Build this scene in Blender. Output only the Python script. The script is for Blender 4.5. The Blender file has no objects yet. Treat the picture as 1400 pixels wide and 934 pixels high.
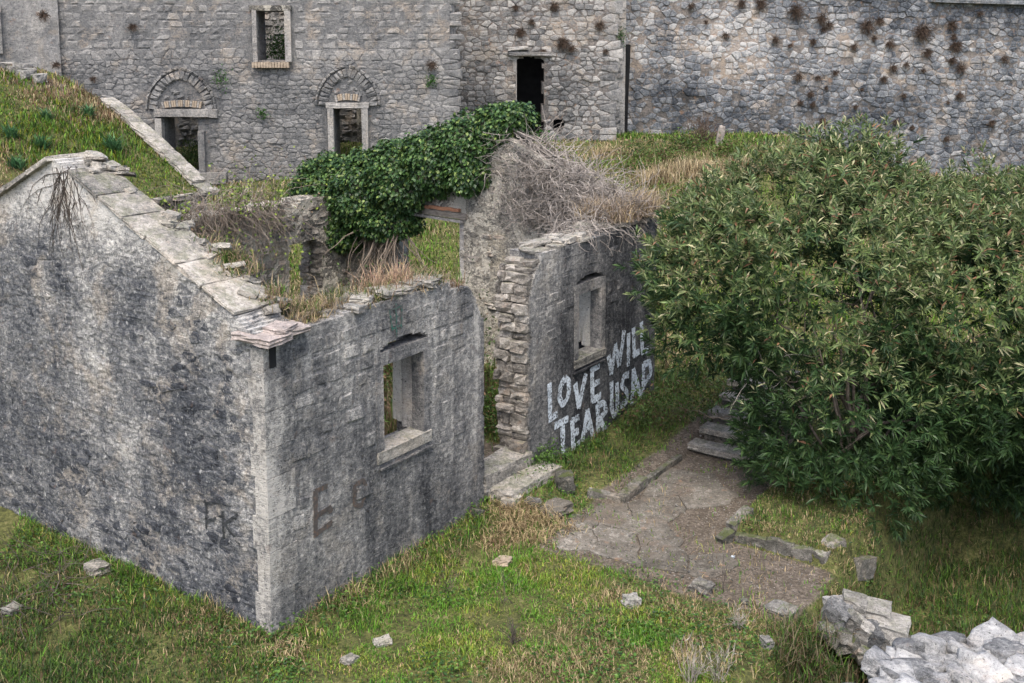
import bpy, math, random
import numpy as np
from mathutils import Matrix, Vector, Euler
random.seed(7); RNG = np.random.default_rng(7)
scene = bpy.context.scene
COL = scene.collection
R = math.radians

# ------------------------------------------------------------------ camera, light, exposure
CAMH = 7.2; PITCH = R(8); FPX = 1508.0; HORIZON = 42.0
PPY = HORIZON + FPX*math.tan(PITCH)
cd = bpy.data.cameras.new('camera'); cam = bpy.data.objects.new('camera', cd); COL.objects.link(cam)
cam.location = (0, 0, CAMH); cam.rotation_euler = (R(90)-PITCH, 0, 0)
cd.sensor_width = 36; cd.lens = FPX/1400*36; cd.shift_y = -(467-PPY)/1400; cd.clip_end = 2000
scene.camera = cam
SUN_EL, SUN_AZ = R(62), R(188)      # azimuth clockwise from +Y
w = bpy.data.worlds.new('World'); scene.world = w; w.use_nodes = True
sky = w.node_tree.nodes.new('ShaderNodeTexSky'); sky.sky_type = 'NISHITA'; sky.sun_disc = False
sky.sun_elevation = SUN_EL; sky.sun_rotation = SUN_AZ; sky.dust_density = 4.0; sky.air_density = 0.8; sky.ozone_density = 0.6
w.node_tree.nodes['Background'].inputs[1].default_value = 0.15
w.node_tree.links.new(sky.outputs[0], w.node_tree.nodes['Background'].inputs[0])
sl = bpy.data.lights.new('sun', 'SUN'); sl.energy = 0.9; sl.angle = R(35); sl.color = (1, .99, .93)
so = bpy.data.objects.new('sun', sl); COL.objects.link(so)
sd = Vector((math.sin(SUN_AZ)*math.cos(SUN_EL), math.cos(SUN_AZ)*math.cos(SUN_EL), math.sin(SUN_EL)))
so.rotation_euler = sd.to_track_quat('Z', 'Y').to_euler(); so.location = (0, 0, 30)
scene.view_settings.view_transform = 'Standard'; scene.view_settings.look = 'None'
scene.view_settings.exposure = 1.28; scene.view_settings.gamma = 1
scene.render.engine = 'CYCLES'

# ------------------------------------------------------------------ geometry of the place
def ray(x, y):
    a = (x-700)/FPX; b = -(y-PPY)/FPX
    return np.array([a, math.cos(PITCH)+b*math.sin(PITCH), -math.sin(PITCH)+b*math.cos(PITCH)])
O = np.array([0, 0, CAMH])
def atz(x, y, z=0):
    d = ray(x, y); return O+d*((z-CAMH)/d[2])
def atY(x, y, Y):
    d = ray(x, y); return O+d*(Y/d[1])
K = np.array([-2.887, 12.393, 0.]); U = np.array([.57563, .81771, 0.]); V = np.array([-.81771, .57563, 0.])
HANG = math.atan2(U[1], U[0])
def HW(x, y, z=0): return K+U*x+V*y+np.array([0, 0, z])       # house axes -> world
def onF(x, y, yl=0):
    d = ray(x, y); o = O-K; t = (yl-o@V)/(d@V); p = O+d*t-K; return float(p@U), float(p[2])
def onG(x, y, xl=0):
    d = ray(x, y); o = O-K; t = (xl-o@U)/(d@U); p = O+d*t-K; return float(p@V), float(p[2])
def sm(a, b, x): t = np.clip((x-a)/(b-a), 0, 1); return t*t*(3-2*t)

def _h(i, s):
    n = (i[..., 0].astype(np.int64)*374761393+i[..., 1].astype(np.int64)*668265263+i[..., 2].astype(np.int64)*2147483647+s*1274126177) & 0xffffffff
    n = ((n ^ (n >> 13))*1274126177) & 0xffffffff; n = n ^ (n >> 16)
    return (n & 0xffffff)/float(0xffffff)
def vn(p, s=0):
    i = np.floor(p).astype(np.int64); f = p-i; f = f*f*(3-2*f); r = 0
    for dx in (0, 1):
        for dy in (0, 1):
            for dz in (0, 1):
                r = r+_h(i+np.array([dx, dy, dz]), s)*(f[..., 0] if dx else 1-f[..., 0])*(f[..., 1] if dy else 1-f[..., 1])*(f[..., 2] if dz else 1-f[..., 2])
    return r*2-1
def fbm(x, y, z=0., o=3, s=0, g=.5):
    x, y, z = np.broadcast_arrays(np.asarray(x, float), np.asarray(y, float), np.asarray(z, float))
    p = np.stack([x, y, z], -1); r = 0; a = 1; t = 0
    for k in range(o):
        r = r+a*vn(p*2**k+k*17.3, s+k); t += a; a *= g
    return r/t

def terrain(X, Y):
    X = np.asarray(X, float); Y = np.asarray(Y, float)
    q = Y+np.clip(X*.3, -3, 1.5)
    z = np.interp(q, [19, 22, 25, 27.5, 30, 32, 35, 38.6, 42, 200], [0, .4, .8, 1.25, 1.85, 2.35, 2.9, 3.45, 3.4, 3.4])
    z = z-1.6*sm(9, 16, X)*sm(24, 34, Y)
    dx = X-K[0]; dy = Y-K[1]; hx = dx*U[0]+dy*U[1]; hy = dx*V[0]+dy*V[1]
    ins = sm(0, .5, hx)*sm(9.5, 9.2, hx)*sm(.1, .5, hy)*sm(7.9, 7.5, hy)
    z = z*(1-ins)+.42*ins
    z = z+.22*np.exp(-((hx-4.9)/.9)**2-((hy+.3)/.7)**2)*(1-ins)
    z = z+.12*sm(5.4, 5.7, hx)*sm(-1.6, -1.4, hy)*sm(10, 9, hx)*(1-ins)
    z = z+.22*sm(5.5, 5.65, hx)*sm(-3.3, -3.45, hy)*sm(-5.05, -4.95, hy)*sm(12, 9, hx)
    z = z-1.25*sm(-5.0, -5.5, hy)*sm(0., 1.2, hx)*sm(12, 9, hx)
    z = z+.16*sm(1.5, 6.5, hy)*sm(1, -1, hx)
    n = fbm(X*.7, Y*.7, 0, 3, 5)*.05+fbm(X*3, Y*3, 0, 3, 9)*.025
    path = sm(-1.0, -1.5, hy)*sm(-4.6, -4.2, hy)*sm(3.2, 3.8, hx)*sm(8.3, 8, hx)
    return z+n*(1-.85*path)
def onT(x, y):
    d = ray(x, y); t = np.arange(8., 60, .25); P = O+np.outer(t, d)
    i = int(np.argmax(P[:, 2] <= terrain(P[:, 0], P[:, 1]))); t = np.linspace(t[max(i-1, 0)], t[i], 26); P = O+np.outer(t, d)
    return P[int(np.argmax(P[:, 2] <= terrain(P[:, 0], P[:, 1])+1e-4))]

# ------------------------------------------------------------------ mesh helpers
def link(o, parent=None):
    COL.objects.link(o)
    if parent is not None: o.parent = parent
    return o
def mesh(name, V_, F_, mat=None, cols=None, smooth=False):
    """F_: list of arrays (n,k)."""
    V_ = np.asarray(V_, np.float32)
    if not isinstance(F_, list): F_ = [F_]
    F_ = [np.asarray(f, np.int32) for f in F_ if len(f)]
    me = bpy.data.meshes.new(name)
    me.vertices.add(len(V_)); me.vertices.foreach_set('co', V_.ravel())
    lv = np.concatenate([f.ravel() for f in F_]); tot = np.concatenate([np.full(len(f), f.shape[1], np.int32) for f in F_])
    st = np.concatenate([[0], np.cumsum(tot)[:-1]]).astype(np.int32)
    me.loops.add(len(lv)); me.loops.foreach_set('vertex_index', lv)
    me.polygons.add(len(tot)); me.polygons.foreach_set('loop_start', st); me.polygons.foreach_set('loop_total', tot)
    me.polygons.foreach_set('use_smooth', np.full(len(tot), bool(smooth)))
    if cols is not None:
        c = np.ones((len(V_), 4), np.float32); c[:, :cols.shape[1]] = cols
        a = me.color_attributes.new('tone', 'FLOAT_COLOR', 'POINT'); a.data.foreach_set('color', c.ravel())
    me.update(calc_edges=True)
    if mat: me.materials.append(mat)
    return me
def obj(name, me, parent=None, loc=(0, 0, 0), rot=(0, 0, 0), scale=(1, 1, 1)):
    o = bpy.data.objects.new(name, me); o.location = [float(a) for a in loc]; o.rotation_euler = rot; o.scale = scale
    return link(o, parent)
def empty(name, loc, rz=0):
    o = bpy.data.objects.new(name, None); o.location = [float(a) for a in loc]; o.rotation_euler = (0, 0, rz); return link(o)
def tag(o, label=None, cat=None, group=None, kind=None):
    if label: o['label'] = label
    if cat: o['category'] = cat
    if group: o['group'] = group
    if kind: o['kind'] = kind
    return o
def cube_grid(n):
    vs = {}; V_ = []; F_ = []
    def vid(p):
        k = tuple(np.round(p, 5))
        if k not in vs: vs[k] = len(V_); V_.append(p)
        return vs[k]
    for ax in range(3):
        for s in (-.5, .5):
            b, c = (ax+1) % 3, (ax+2) % 3
            for i in range(n):
                for j in range(n):
                    q = []
                    for (di, dj) in ((0, 0), (1, 0), (1, 1), (0, 1)):
                        p = np.zeros(3); p[ax] = s; p[b] = (i+di)/n-.5; p[c] = (j+dj)/n-.5; q.append(vid(p))
                    F_.append(q if s > 0 else q[::-1])
    return np.array(V_), np.array(F_)
_CG = {n: cube_grid(n) for n in (1, 2, 3, 4, 5, 6, 8)}
def blockV(n, size, seed, rnd=.25, rough=.08, freq=2.5):
    """rounded, noisy block; rnd 0 = box, 1 = ellipsoid"""
    V_, F_ = _CG[n]; V_ = V_.copy()
    sph = V_/np.linalg.norm(V_, axis=1, keepdims=True)*.56
    V_ = V_*(1-rnd)+sph*rnd
    size = np.array(size, float); W_ = V_*size; m = size.min()
    for a in range(3):
        W_[:, a] += fbm(V_[:, 0]*freq+seed*7.1, V_[:, 1]*freq+a*31.7, V_[:, 2]*freq, 2, seed)*rough*min(m*2.2, size[a])
    return W_, F_
def block(name, size, seed, mat, parent=None, loc=(0, 0, 0), rot=(0, 0, 0), n=3, rnd=.2, rough=.1, freq=2.5, smooth=False):
    V_, F_ = blockV(n, size, seed, rnd, rough, freq)
    return obj(name, mesh(name, V_, F_, mat, None, smooth), parent, loc, rot)

# unit stone: front grid with dropped edges, used proud of a wall; outward is -y
def stoneV(seed, rnd=.1, rough=.12):
    r = np.random.default_rng(seed); g = [-.5, -.34, .34, .5]
    V_ = []
    for j in range(4):
        for i in range(4):
            x, z = g[i], g[j]; ex = (i in (0, 3)); ez = (j in (0, 3))
            y = -.5+(.28 if ex or ez else 0)+(.25 if ex and ez else 0)+r.uniform(-rough, rough)
            if ex and ez: x *= 1-rnd*r.uniform(.6, 1.6); z *= 1-rnd*r.uniform(.6, 1.6)
            x += r.uniform(-1, 1)*rough*.35; z += r.uniform(-1, 1)*rough*.35
            V_.append((x, y, z))
    ring = [0, 1, 2, 3, 7, 11, 15, 14, 13, 12, 8, 4]
    b0 = len(V_)
    for k in ring: V_.append((V_[k][0], .5, V_[k][2]))
    F_ = []
    for j in range(3):
        for i in range(3): a = j*4+i; F_.append((a, a+1, a+5, a+4))
    for k in range(12):
        a, b = ring[k], ring[(k+1) % 12]; F_.append((b, a, b0+k, b0+(k+1) % 12))
    return np.array(V_), np.array(F_)
def make_pool(mat, rnd, rough, n=14, seed=0):
    return [(lambda vf: (vf[0], vf[1], mesh('stone', vf[0], vf[1], mat)))(stoneV(seed*100+i, rnd, rough)) for i in range(n)]

def place_stones(lst, wall, pool, maxobj=300, part='stone'):
    """lst of (cx, y, cz, w, depth, h, rot); the largest are objects, the rest one joined part"""
    lst = sorted(lst, key=lambda s: -s[3]*s[5])
    for s in lst[:maxobj]:
        p = random.choice(pool)
        fl = random.choice((-1, 1))
        obj(part, p[2], wall, (s[0], s[1], s[2]), (0, s[6]+(math.pi if fl < 0 else 0), 0), (s[3], s[4], s[5]))
    rest = lst[maxobj:]
    if rest:
        VV = []; FF = []; CC = []; b = 0
        for s in rest:
            p = random.choice(pool); v = p[0]*np.array([s[3], s[4], s[5]]); c, sn = math.cos(s[6]), math.sin(s[6])
            v = np.stack([v[:, 0]*c+v[:, 2]*sn, v[:, 1], -v[:, 0]*sn+v[:, 2]*c], 1)+np.array([s[0], s[1], s[2]])
            VV.append(v); FF.append(p[1]+b); b += len(v); CC.append(np.tile([random.random(), 1., 0.], (len(v), 1)))
        o = obj('small_stones', mesh('small_stones', np.vstack(VV), np.vstack(FF), pool[0][2].materials[0], np.vstack(CC)), wall)
        o['kind'] = 'stuff'
def courses(x0, x1, z0, z1, ch, sw, inside, rng, joint=.015, jit=.0, proud=(.0, .02), depth=.12, rotj=.0, skip=None, surf=None):
    out = []; z = z0
    while z < z1:
        h = rng.uniform(*ch); x = x0+rng.uniform(-.3, 0)*sw[1]
        while x < x1:
            wd = rng.uniform(*sw)
            cx, cz = x+wd/2, z+h/2+rng.uniform(-1, 1)*jit*h
            cz += float(fbm(cx*.35, z*.1, 3, 2, 4))*.06*(1 if jit else 0)
            hh = h*(1-rng.uniform(0, 1)*jit*1.2)
            a = np.array([cx-wd*.45, cx+wd*.45, cx-wd*.45, cx+wd*.45, cx]); b = np.array([cz-hh*.45, cz-hh*.45, cz+hh*.45, cz+hh*.45, cz])
            if inside(a, b).all() and not (skip and skip(cx, cz, rng)):
                p = rng.uniform(*proud)
                if surf is not None: p += surf(cx, cz)
                out.append((cx, depth/2-p, cz, wd-joint, depth, hh-joint, rng.uniform(-rotj, rotj)))
            x += wd
        z += h
    return out

def rubble(x0, x1, z0, z1, w, h, inside, wall, mat, rng, proud=(.0, .03), surf=None, jx=.35, jz=.3, gap=.012, bulge=.02, maxobj=300):
    """irregular stones fitted to each other: cells of jittered, roughly coursed seeds"""
    sx = w/h; S = []; nz = int((z1-z0)/h)+1
    for r in range(nz):
        z = z0+(r+.5)*h; x = x0+rng.uniform(0, w)
        while x < x1:
            S.append((x/sx, z+rng.uniform(-jz, jz)*h+.04*math.sin(x*.7+r))); x += w*rng.choice([.55, .8, 1, 1.2, 1.6])*(1+rng.uniform(-jx, jx)*.4)
    S = np.array(S); cells = {}
    for i, (a, b) in enumerate(S): cells.setdefault((int(a//(2*h)), int(b//(2*h))), []).append(i)
    out = []
    for i, (a, b) in enumerate(S):
        if not inside(np.array([a*sx]), np.array([b]))[0]: continue
        R_ = 1.5*h; poly = [(a-R_, b-R_), (a+R_, b-R_), (a+R_, b+R_), (a-R_, b+R_)]; ci, cj = int(a//(2*h)), int(b//(2*h))
        nb = [j for u_ in (-1, 0, 1) for v_ in (-1, 0, 1) for j in cells.get((ci+u_, cj+v_), []) if j != i]
        nb.sort(key=lambda j: (S[j][0]-a)**2+(S[j][1]-b)**2)
        for j in nb[:14]:
            dx, dy = S[j][0]-a, S[j][1]-b; L_ = math.hypot(dx, dy)
            if L_ < 1e-4: continue
            nx_, ny_ = dx/L_, dy/L_; c = (a*nx_+b*ny_)+L_/2-gap/2; o_ = []
            for k in range(len(poly)):
                p, q = poly[k], poly[(k+1) % len(poly)]; dp, dq = p[0]*nx_+p[1]*ny_-c, q[0]*nx_+q[1]*ny_-c
                if dp <= 0: o_.append(p)
                if dp*dq < 0: t = dp/(dp-dq); o_.append((p[0]+(q[0]-p[0])*t, p[1]+(q[1]-p[1])*t))
            poly = o_
            if len(poly) < 3: break
        if len(poly) < 3: continue
        P = np.array([(x*sx, z) for x, z in poly]); keep = [k for k in range(len(P)) if np.hypot(*(P[k]-P[k-1])) > .02]; P = P[keep]
        if len(P) < 3 or not inside(P[:, 0]*.9+P[:, 0].mean()*.1, P[:, 1]*.9+P[:, 1].mean()*.1).all(): continue
        C_ = P.mean(0); n = len(P); pr = rng.uniform(*proud)+(surf(C_[0], C_[1]) if surf else 0)
        A = P-C_; r1 = A*rng.uniform(.8, .9, (n, 1))
        V_ = np.vstack([np.c_[A, np.full(n, .06)], np.c_[A*.985, np.full(n, -pr+.018)], np.c_[r1, -pr+rng.uniform(-.008, .008, n)], [[rng.uniform(-.02, .02), rng.uniform(-.02, .02), -pr-rng.uniform(0, bulge)]]])[:, [0, 2, 1]]
        F4 = [(r*n+k, r*n+(k+1) % n, (r+1)*n+(k+1) % n, (r+1)*n+k) for r in (0, 1) for k in range(n)]; F3 = [(2*n+k, 2*n+(k+1) % n, 3*n) for k in range(n)]
        out.append((np.ptp(P[:, 0])*np.ptp(P[:, 1]), C_, V_, np.array(F4), np.array(F3)))
    out.sort(key=lambda t: -t[0])
    for ar, C_, V_, F4, F3 in out[:maxobj]: obj('stone', mesh('stone', V_, [F4, F3], mat), wall, (C_[0], 0, C_[1]))
    rest = out[maxobj:]
    if rest:
        VV = []; A4 = []; A3 = []; CC = []; b = 0
        for ar, C_, V_, F4, F3 in rest:
            VV.append(V_+np.array([C_[0], 0, C_[1]])); A4.append(F4+b); A3.append(F3+b); b += len(V_); CC.append(np.tile([random.random(), 1., 0.], (len(V_), 1)))
        obj('small_stones', mesh('small_stones', np.vstack(VV), [np.vstack(A4), np.vstack(A3)], mat, np.vstack(CC)), wall)['kind'] = 'stuff'

def wall_mesh(name, x0, x1, z0, z1, d, inside, thick, disp, mat, parent=None, loc=(0, 0, 0), rotz=0, nd=5, edge=.03, back=.02):
    nx = int(round((x1-x0)/d)); nz = int(round((z1-z0)/d))
    gx = np.linspace(x0, x1, nx+1); gz = np.linspace(z0, z1, nz+1)
    cx, cz = np.meshgrid((gx[1:]+gx[:-1])/2, (gz[1:]+gz[:-1])/2, indexing='ij')
    ins = inside(cx, cz)
    VX, VZ = np.meshgrid(gx, gz, indexing='ij')
    used = np.zeros((nx+1, nz+1), bool)
    for a in (0, 1):
        for b in (0, 1): used[a:nx+a, b:nz+b] |= ins
    idx = -np.ones((nx+1, nz+1), int); idx[used] = np.arange(used.sum()); N = used.sum()
    X = VX[used]; Z = VZ[used]
    Fv = np.stack([X, -disp(X, Z), Z], 1)
    Bv = np.stack([X, thick+back*fbm(X*4, Z*6, 7, 3, 3), Z], 1)
    ii, jj = np.nonzero(ins)
    f = np.stack([idx[ii, jj], idx[ii+1, jj], idx[ii+1, jj+1], idx[ii, jj+1]], 1)
    # boundary edges (directed as in f)
    P = np.pad(ins, 1)
    E = []
    for (di, dj, a, b) in ((0, -1, (0, 0), (1, 0)), (1, 0, (1, 0), (1, 1)), (0, 1, (1, 1), (0, 1)), (-1, 0, (0, 1), (0, 0))):
        m = ins & ~P[1+di:nx+1+di, 1+dj:nz+1+dj]; i, j = np.nonzero(m)
        E.append(np.stack([idx[i+a[0], j+a[1]], idx[i+b[0], j+b[1]]], 1))
    E = np.vstack(E)
    VV = [Fv, Bv]; base = 2*N
    bv = np.unique(E); mp = -np.ones(N, int); mp[bv] = np.arange(len(bv))
    layers = []
    for k in range(1, nd):
        t = k/nd; p = Fv[bv]*(1-t)+Bv[bv]*t
        q = p.copy()
        q[:, 0] += edge*fbm(p[:, 0]*5, p[:, 1]*9, p[:, 2]*9, 3, 11); q[:, 2] += edge*fbm(p[:, 0]*9, p[:, 1]*9, p[:, 2]*5, 3, 12)
        VV.append(q); layers.append(base); base += len(bv)
    FF = [f, f[:, ::-1]+N]
    for k in range(nd):
        A = (lambda e: e) if k == 0 else (lambda e, b=layers[k-1]: mp[e]+b)
        B = (lambda e: e+N) if k == nd-1 else (lambda e, b=layers[k]: mp[e]+b)
        FF.append(np.stack([A(E[:, 1]), A(E[:, 0]), B(E[:, 0]), B(E[:, 1])], 1))
    return obj(name, mesh(name, np.vstack(VV), FF, mat), parent, loc, (0, 0, rotz))

def tubes(paths, radii, ns=4, taper=.25):
    """list of (k,3) arrays -> verts, faces"""
    VV = []; FF = []; b = 0; an = np.arange(ns)*2*math.pi/ns
    for p, r in zip(paths, radii):
        p = np.asarray(p, float); k = len(p)
        t = np.gradient(p, axis=0); t /= np.linalg.norm(t, axis=1, keepdims=True)+1e-9
        ref = np.array([0, 0, 1.]) if abs(t[0, 2]) < .8 else np.array([1., 0, 0])
        s = np.cross(t, ref); s /= np.linalg.norm(s, axis=1, keepdims=True)+1e-9; q = np.cross(s, t)
        rr = r*np.linspace(1, taper, k)
        v = p[:, None, :]+rr[:, None, None]*(np.cos(an)[None, :, None]*s[:, None, :]+np.sin(an)[None, :, None]*q[:, None, :])
        VV.append(v.reshape(-1, 3))
        i = np.arange(k-1)[:, None]*ns; j = np.arange(ns)[None, :]; j2 = (j+1) % ns
        FF.append(np.stack([i+j, i+j2, i+ns+j2, i+ns+j], -1).reshape(-1, 4)+b); b += k*ns
    return np.vstack(VV), np.vstack(FF)
def walk(p0, d0, n, step, wob, rng, grav=0):
    p = np.array(p0, float); d = np.array(d0, float); d /= np.linalg.norm(d)+1e-9; out = [p.copy()]
    for _ in range(n):
        d = d+rng.normal(0, wob, 3)+np.array([0, 0, grav]); d /= np.linalg.norm(d)+1e-9
        p = p+d*step; out.append(p.copy())
    return np.array(out)
def blades(P, h, wd, lean, az, cols, curl=.5):
    """grass blades: P (n,3) base; two-segment tapering strips"""
    n = len(P); d = np.stack([np.cos(az), np.sin(az), np.zeros(n)], 1); s = np.stack([-np.sin(az), np.cos(az), np.zeros(n)], 1)
    up = np.array([0, 0, 1.])
    m = P+(d*np.sin(lean)[:, None]+up*np.cos(lean)[:, None])*(h*.55)[:, None]
    l2 = lean+curl
    t = m+(d*np.sin(l2)[:, None]+up*np.cos(l2)[:, None])*(h*.5)[:, None]
    a = s*wd[:, None]/2
    V_ = np.stack([P-a, P+a, m+a*.8, m-a*.8, t], 1).reshape(-1, 3)
    i = np.arange(n)[:, None]*5
    return V_, [i+np.array([0, 1, 2, 3]), i+np.array([3, 2, 4])], np.repeat(cols, 5, axis=0)
def leaves(P, D, Nn, ln, wd, cols, droop=.0, fold=.15):
    """lanceolate leaves: base P, direction D, normal Nn; 4 tris each"""
    n = len(P); D = D/(np.linalg.norm(D, axis=1, keepdims=True)+1e-9)
    S = np.cross(D, Nn); S /= np.linalg.norm(S, axis=1, keepdims=True)+1e-9; Nn = np.cross(S, D)
    M = P+D*(ln*.45)[:, None]-Nn*(fold*wd)[:, None]
    T = P+D*ln[:, None]-np.array([0, 0, 1.])*(droop*ln)[:, None]
    L_ = P+D*(ln*.45)[:, None]+S*(wd*.5)[:, None]; R_ = P+D*(ln*.45)[:, None]-S*(wd*.5)[:, None]
    V_ = np.stack([P, L_, R_, M, T], 1).reshape(-1, 3); i = np.arange(n)[:, None]*5
    F_ = np.concatenate([i+np.array(k) for k in ((0, 3, 1), (0, 2, 3), (1, 3, 4), (3, 2, 4))])
    return V_, F_, np.repeat(cols, 5, axis=0)
def join_parts(parts):
    VV = []; F3 = []; F4 = []; CC = []; b = 0
    for v, f, c in parts:
        VV.append(v); CC.append(c)
        for g in (f if isinstance(f, list) else [f]): (F3 if g.shape[1] == 3 else F4).append(g+b)
        b += len(v)
    return np.vstack(VV), [np.vstack(x) for x in (F4, F3) if x], np.vstack(CC)

# ------------------------------------------------------------------ materials
class NT:
    def __init__(s, name):
        s.m = bpy.data.materials.new(name); s.m.use_nodes = True; s.t = s.m.node_tree; s.b = s.t.nodes['Principled BSDF']
        s.b.inputs['Specular IOR Level'].default_value = .25
    def n(s, ty, **k):
        x = s.t.nodes.new(ty)
        for a, b in k.items(): setattr(x, a, b)
        return x
    def l(s, a, b): s.t.links.new(a, b)
    def val(s, sock, v):
        if isinstance(v, (int, float)): sock.default_value = v
        elif isinstance(v, tuple): sock.default_value = v if len(v) == len(sock.default_value) else v+(1,)
        else: s.l(v, sock)
    def math(s, op, a, b=0, c=0, clamp=False):
        x = s.n('ShaderNodeMath', operation=op, use_clamp=clamp)
        s.val(x.inputs[0], a); s.val(x.inputs[1], b); s.val(x.inputs[2], c); return x.outputs[0]
    def mix(s, f, a, b, bt='MIX'):
        x = s.n('ShaderNodeMix', data_type='RGBA', blend_type=bt); s.val(x.inputs[0], f); s.val(x.inputs[6], a); s.val(x.inputs[7], b); return x.outputs[2]
    def pos(s): return s.n('ShaderNodeNewGeometry').outputs['Position']
    def vscale(s, v, sc):
        x = s.n('ShaderNodeVectorMath', operation='MULTIPLY'); s.l(v, x.inputs[0]); x.inputs[1].default_value = sc; return x.outputs[0]
    def dot(s, d, off=0):
        x = s.n('ShaderNodeVectorMath', operation='DOT_PRODUCT'); s.l(s.pos(), x.inputs[0]); x.inputs[1].default_value = d
        return s.math('ADD', x.outputs['Value'], off)
    def noise(s, v, sc, det=4, rough=.6, dist=0):
        x = s.n('ShaderNodeTexNoise'); s.l(v, x.inputs['Vector']); x.inputs['Scale'].default_value = sc; x.inputs['Detail'].default_value = det
        x.inputs['Roughness'].default_value = rough; x.inputs['Distortion'].default_value = dist; return x.outputs['Fac']
    def step(s, v, a, b, inv=False):
        x = s.n('ShaderNodeMapRange', interpolation_type='SMOOTHSTEP'); s.val(x.inputs[0], v); x.inputs[1].default_value = a; x.inputs[2].default_value = b
        x.inputs[3].default_value = 1 if inv else 0; x.inputs[4].default_value = 0 if inv else 1; return x.outputs[0]
    def ramp(s, v, stops):
        x = s.n('ShaderNodeValToRGB'); s.l(v, x.inputs[0]); e = x.color_ramp.elements
        while len(e) < len(stops): e.new(.5)
        for k, (p, c) in enumerate(stops): e[k].position = p; e[k].color = c+(1,)
        return x.outputs[0]
    def bump(s, h, strength, dist):
        x = s.n('ShaderNodeBump'); x.inputs['Strength'].default_value = strength; x.inputs['Distance'].default_value = dist; s.l(h, x.inputs['Height'])
        s.l(x.outputs[0], s.b.inputs['Normal'])
    def tone(s):
        a = s.n('ShaderNodeAttribute', attribute_name='tone'); sp = s.n('ShaderNodeSeparateColor'); s.l(a.outputs['Color'], sp.inputs[0])
        o = s.n('ShaderNodeObjectInfo').outputs['Random']
        return s.math('ADD', s.math('MULTIPLY', sp.outputs[0], sp.outputs[1]), s.math('MULTIPLY', o, s.math('SUBTRACT', 1, sp.outputs[1])))
    def done(s, col, rough=.9):
        s.val(s.b.inputs['Base Color'], col); s.val(s.b.inputs['Roughness'], rough); return s.m

def weathered(name, stops, peel=0, tan=(.42, .34, .25), tan_amt=.3, streak=.35, patch=.5, fine=.45, tone=.25, speck=.25, bias=None, bump=.5, sc=1., moss=0):
    t = NT(name); p = t.pos(); ps = t.vscale(p, (1, 1, .16))
    big = t.noise(p, .55*sc, 3, .55); mid = t.noise(p, 3.2*sc, 6, .68, .4); st = t.noise(ps, 2.6*sc, 5, .7, .2); fi = t.noise(p, 17*sc, 5, .75); vf = t.noise(p, 75*sc, 2, .7)
    def c(x, a): return t.math('MULTIPLY', t.math('SUBTRACT', x, .5), a*2.4)
    m2 = t.noise(t.vscale(p, (1, 1, 2.4)), 7*sc, 4, .75, .8); f = t.math('ADD', c(big, patch), c(mid, fine*.9)); f = t.math('ADD', f, c(st, streak*1.2)); f = t.math('ADD', f, c(fi, fine*1.5)); f = t.math('ADD', f, c(vf, fine*.9)); f = t.math('ADD', f, c(m2, fine))
    f = t.math('ADD', f, t.math('MULTIPLY', t.math('SUBTRACT', t.tone(), .5), tone*2)); f = t.math('ADD', f, .5)
    if bias: f = t.math('ADD', f, bias(t))
    f = t.math('MAXIMUM', t.math('MINIMUM', f, 1), 0)
    col = t.ramp(f, stops)
    tn = t.math('MULTIPLY', t.step(t.noise(p, 1.7*sc, 4, .6, .6), .5, .66), tan_amt)
    col = t.mix(t.math('MULTIPLY', tn, t.step(f, .25, .7)), col, tan)
    rust = t.math('MULTIPLY', t.step(t.noise(p, 6*sc, 3, .6), .62, .72), tan_amt*.5)
    col = t.mix(rust, col, (.33, .19, .11))
    sk = t.math('MULTIPLY', t.step(t.noise(t.vscale(p, (1, 1, .7)), 21*sc, 2, .5), .64, .70), speck)
    col = t.mix(sk, col, (.6, .59, .56))
    dk = t.math('MULTIPLY', t.step(t.noise(p, 33*sc, 2, .5), .36, .30), .75)
    col = t.mix(dk, col, (.02, .02, .02))
    if peel:
        pn = t.math('ADD', t.math('MULTIPLY', t.noise(p, 1.5, 5, .62, 1.1), .8), t.math('MULTIPLY', fi, .2)); pm = t.math('MULTIPLY', t.step(pn, .505, .525), peel)
        col = t.mix(pm, col, t.mix(t.step(vf, .3, .7), (.4, .37, .3), (.66, .62, .53)))
        em = t.math('MULTIPLY', t.math('MULTIPLY', t.step(pn, .49, .515), t.step(pn, .535, .515)), .55); col = t.mix(em, col, (.06, .055, .05))
    if moss:
        nz = t.n('ShaderNodeSeparateXYZ'); t.l(t.n('ShaderNodeNewGeometry').outputs['Normal'], nz.inputs[0])
        ms = t.math('MULTIPLY', t.step(nz.outputs[2], .4, .9), t.math('MULTIPLY', t.step(t.noise(p, 5, 4, .7), .45, .6), moss))
        col = t.mix(ms, col, (.07, .09, .02))
    t.bump(t.math('ADD', t.math('MULTIPLY', mid, .6), t.math('ADD', t.math('ADD', fi, m2), t.math('MULTIPLY', vf, .6))), bump*1.3, .04)
    return t.done(col, .92)
G3 = lambda a, b, c, d: [(0, a), (.33, b), (.66, c), (1, d)]
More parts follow.
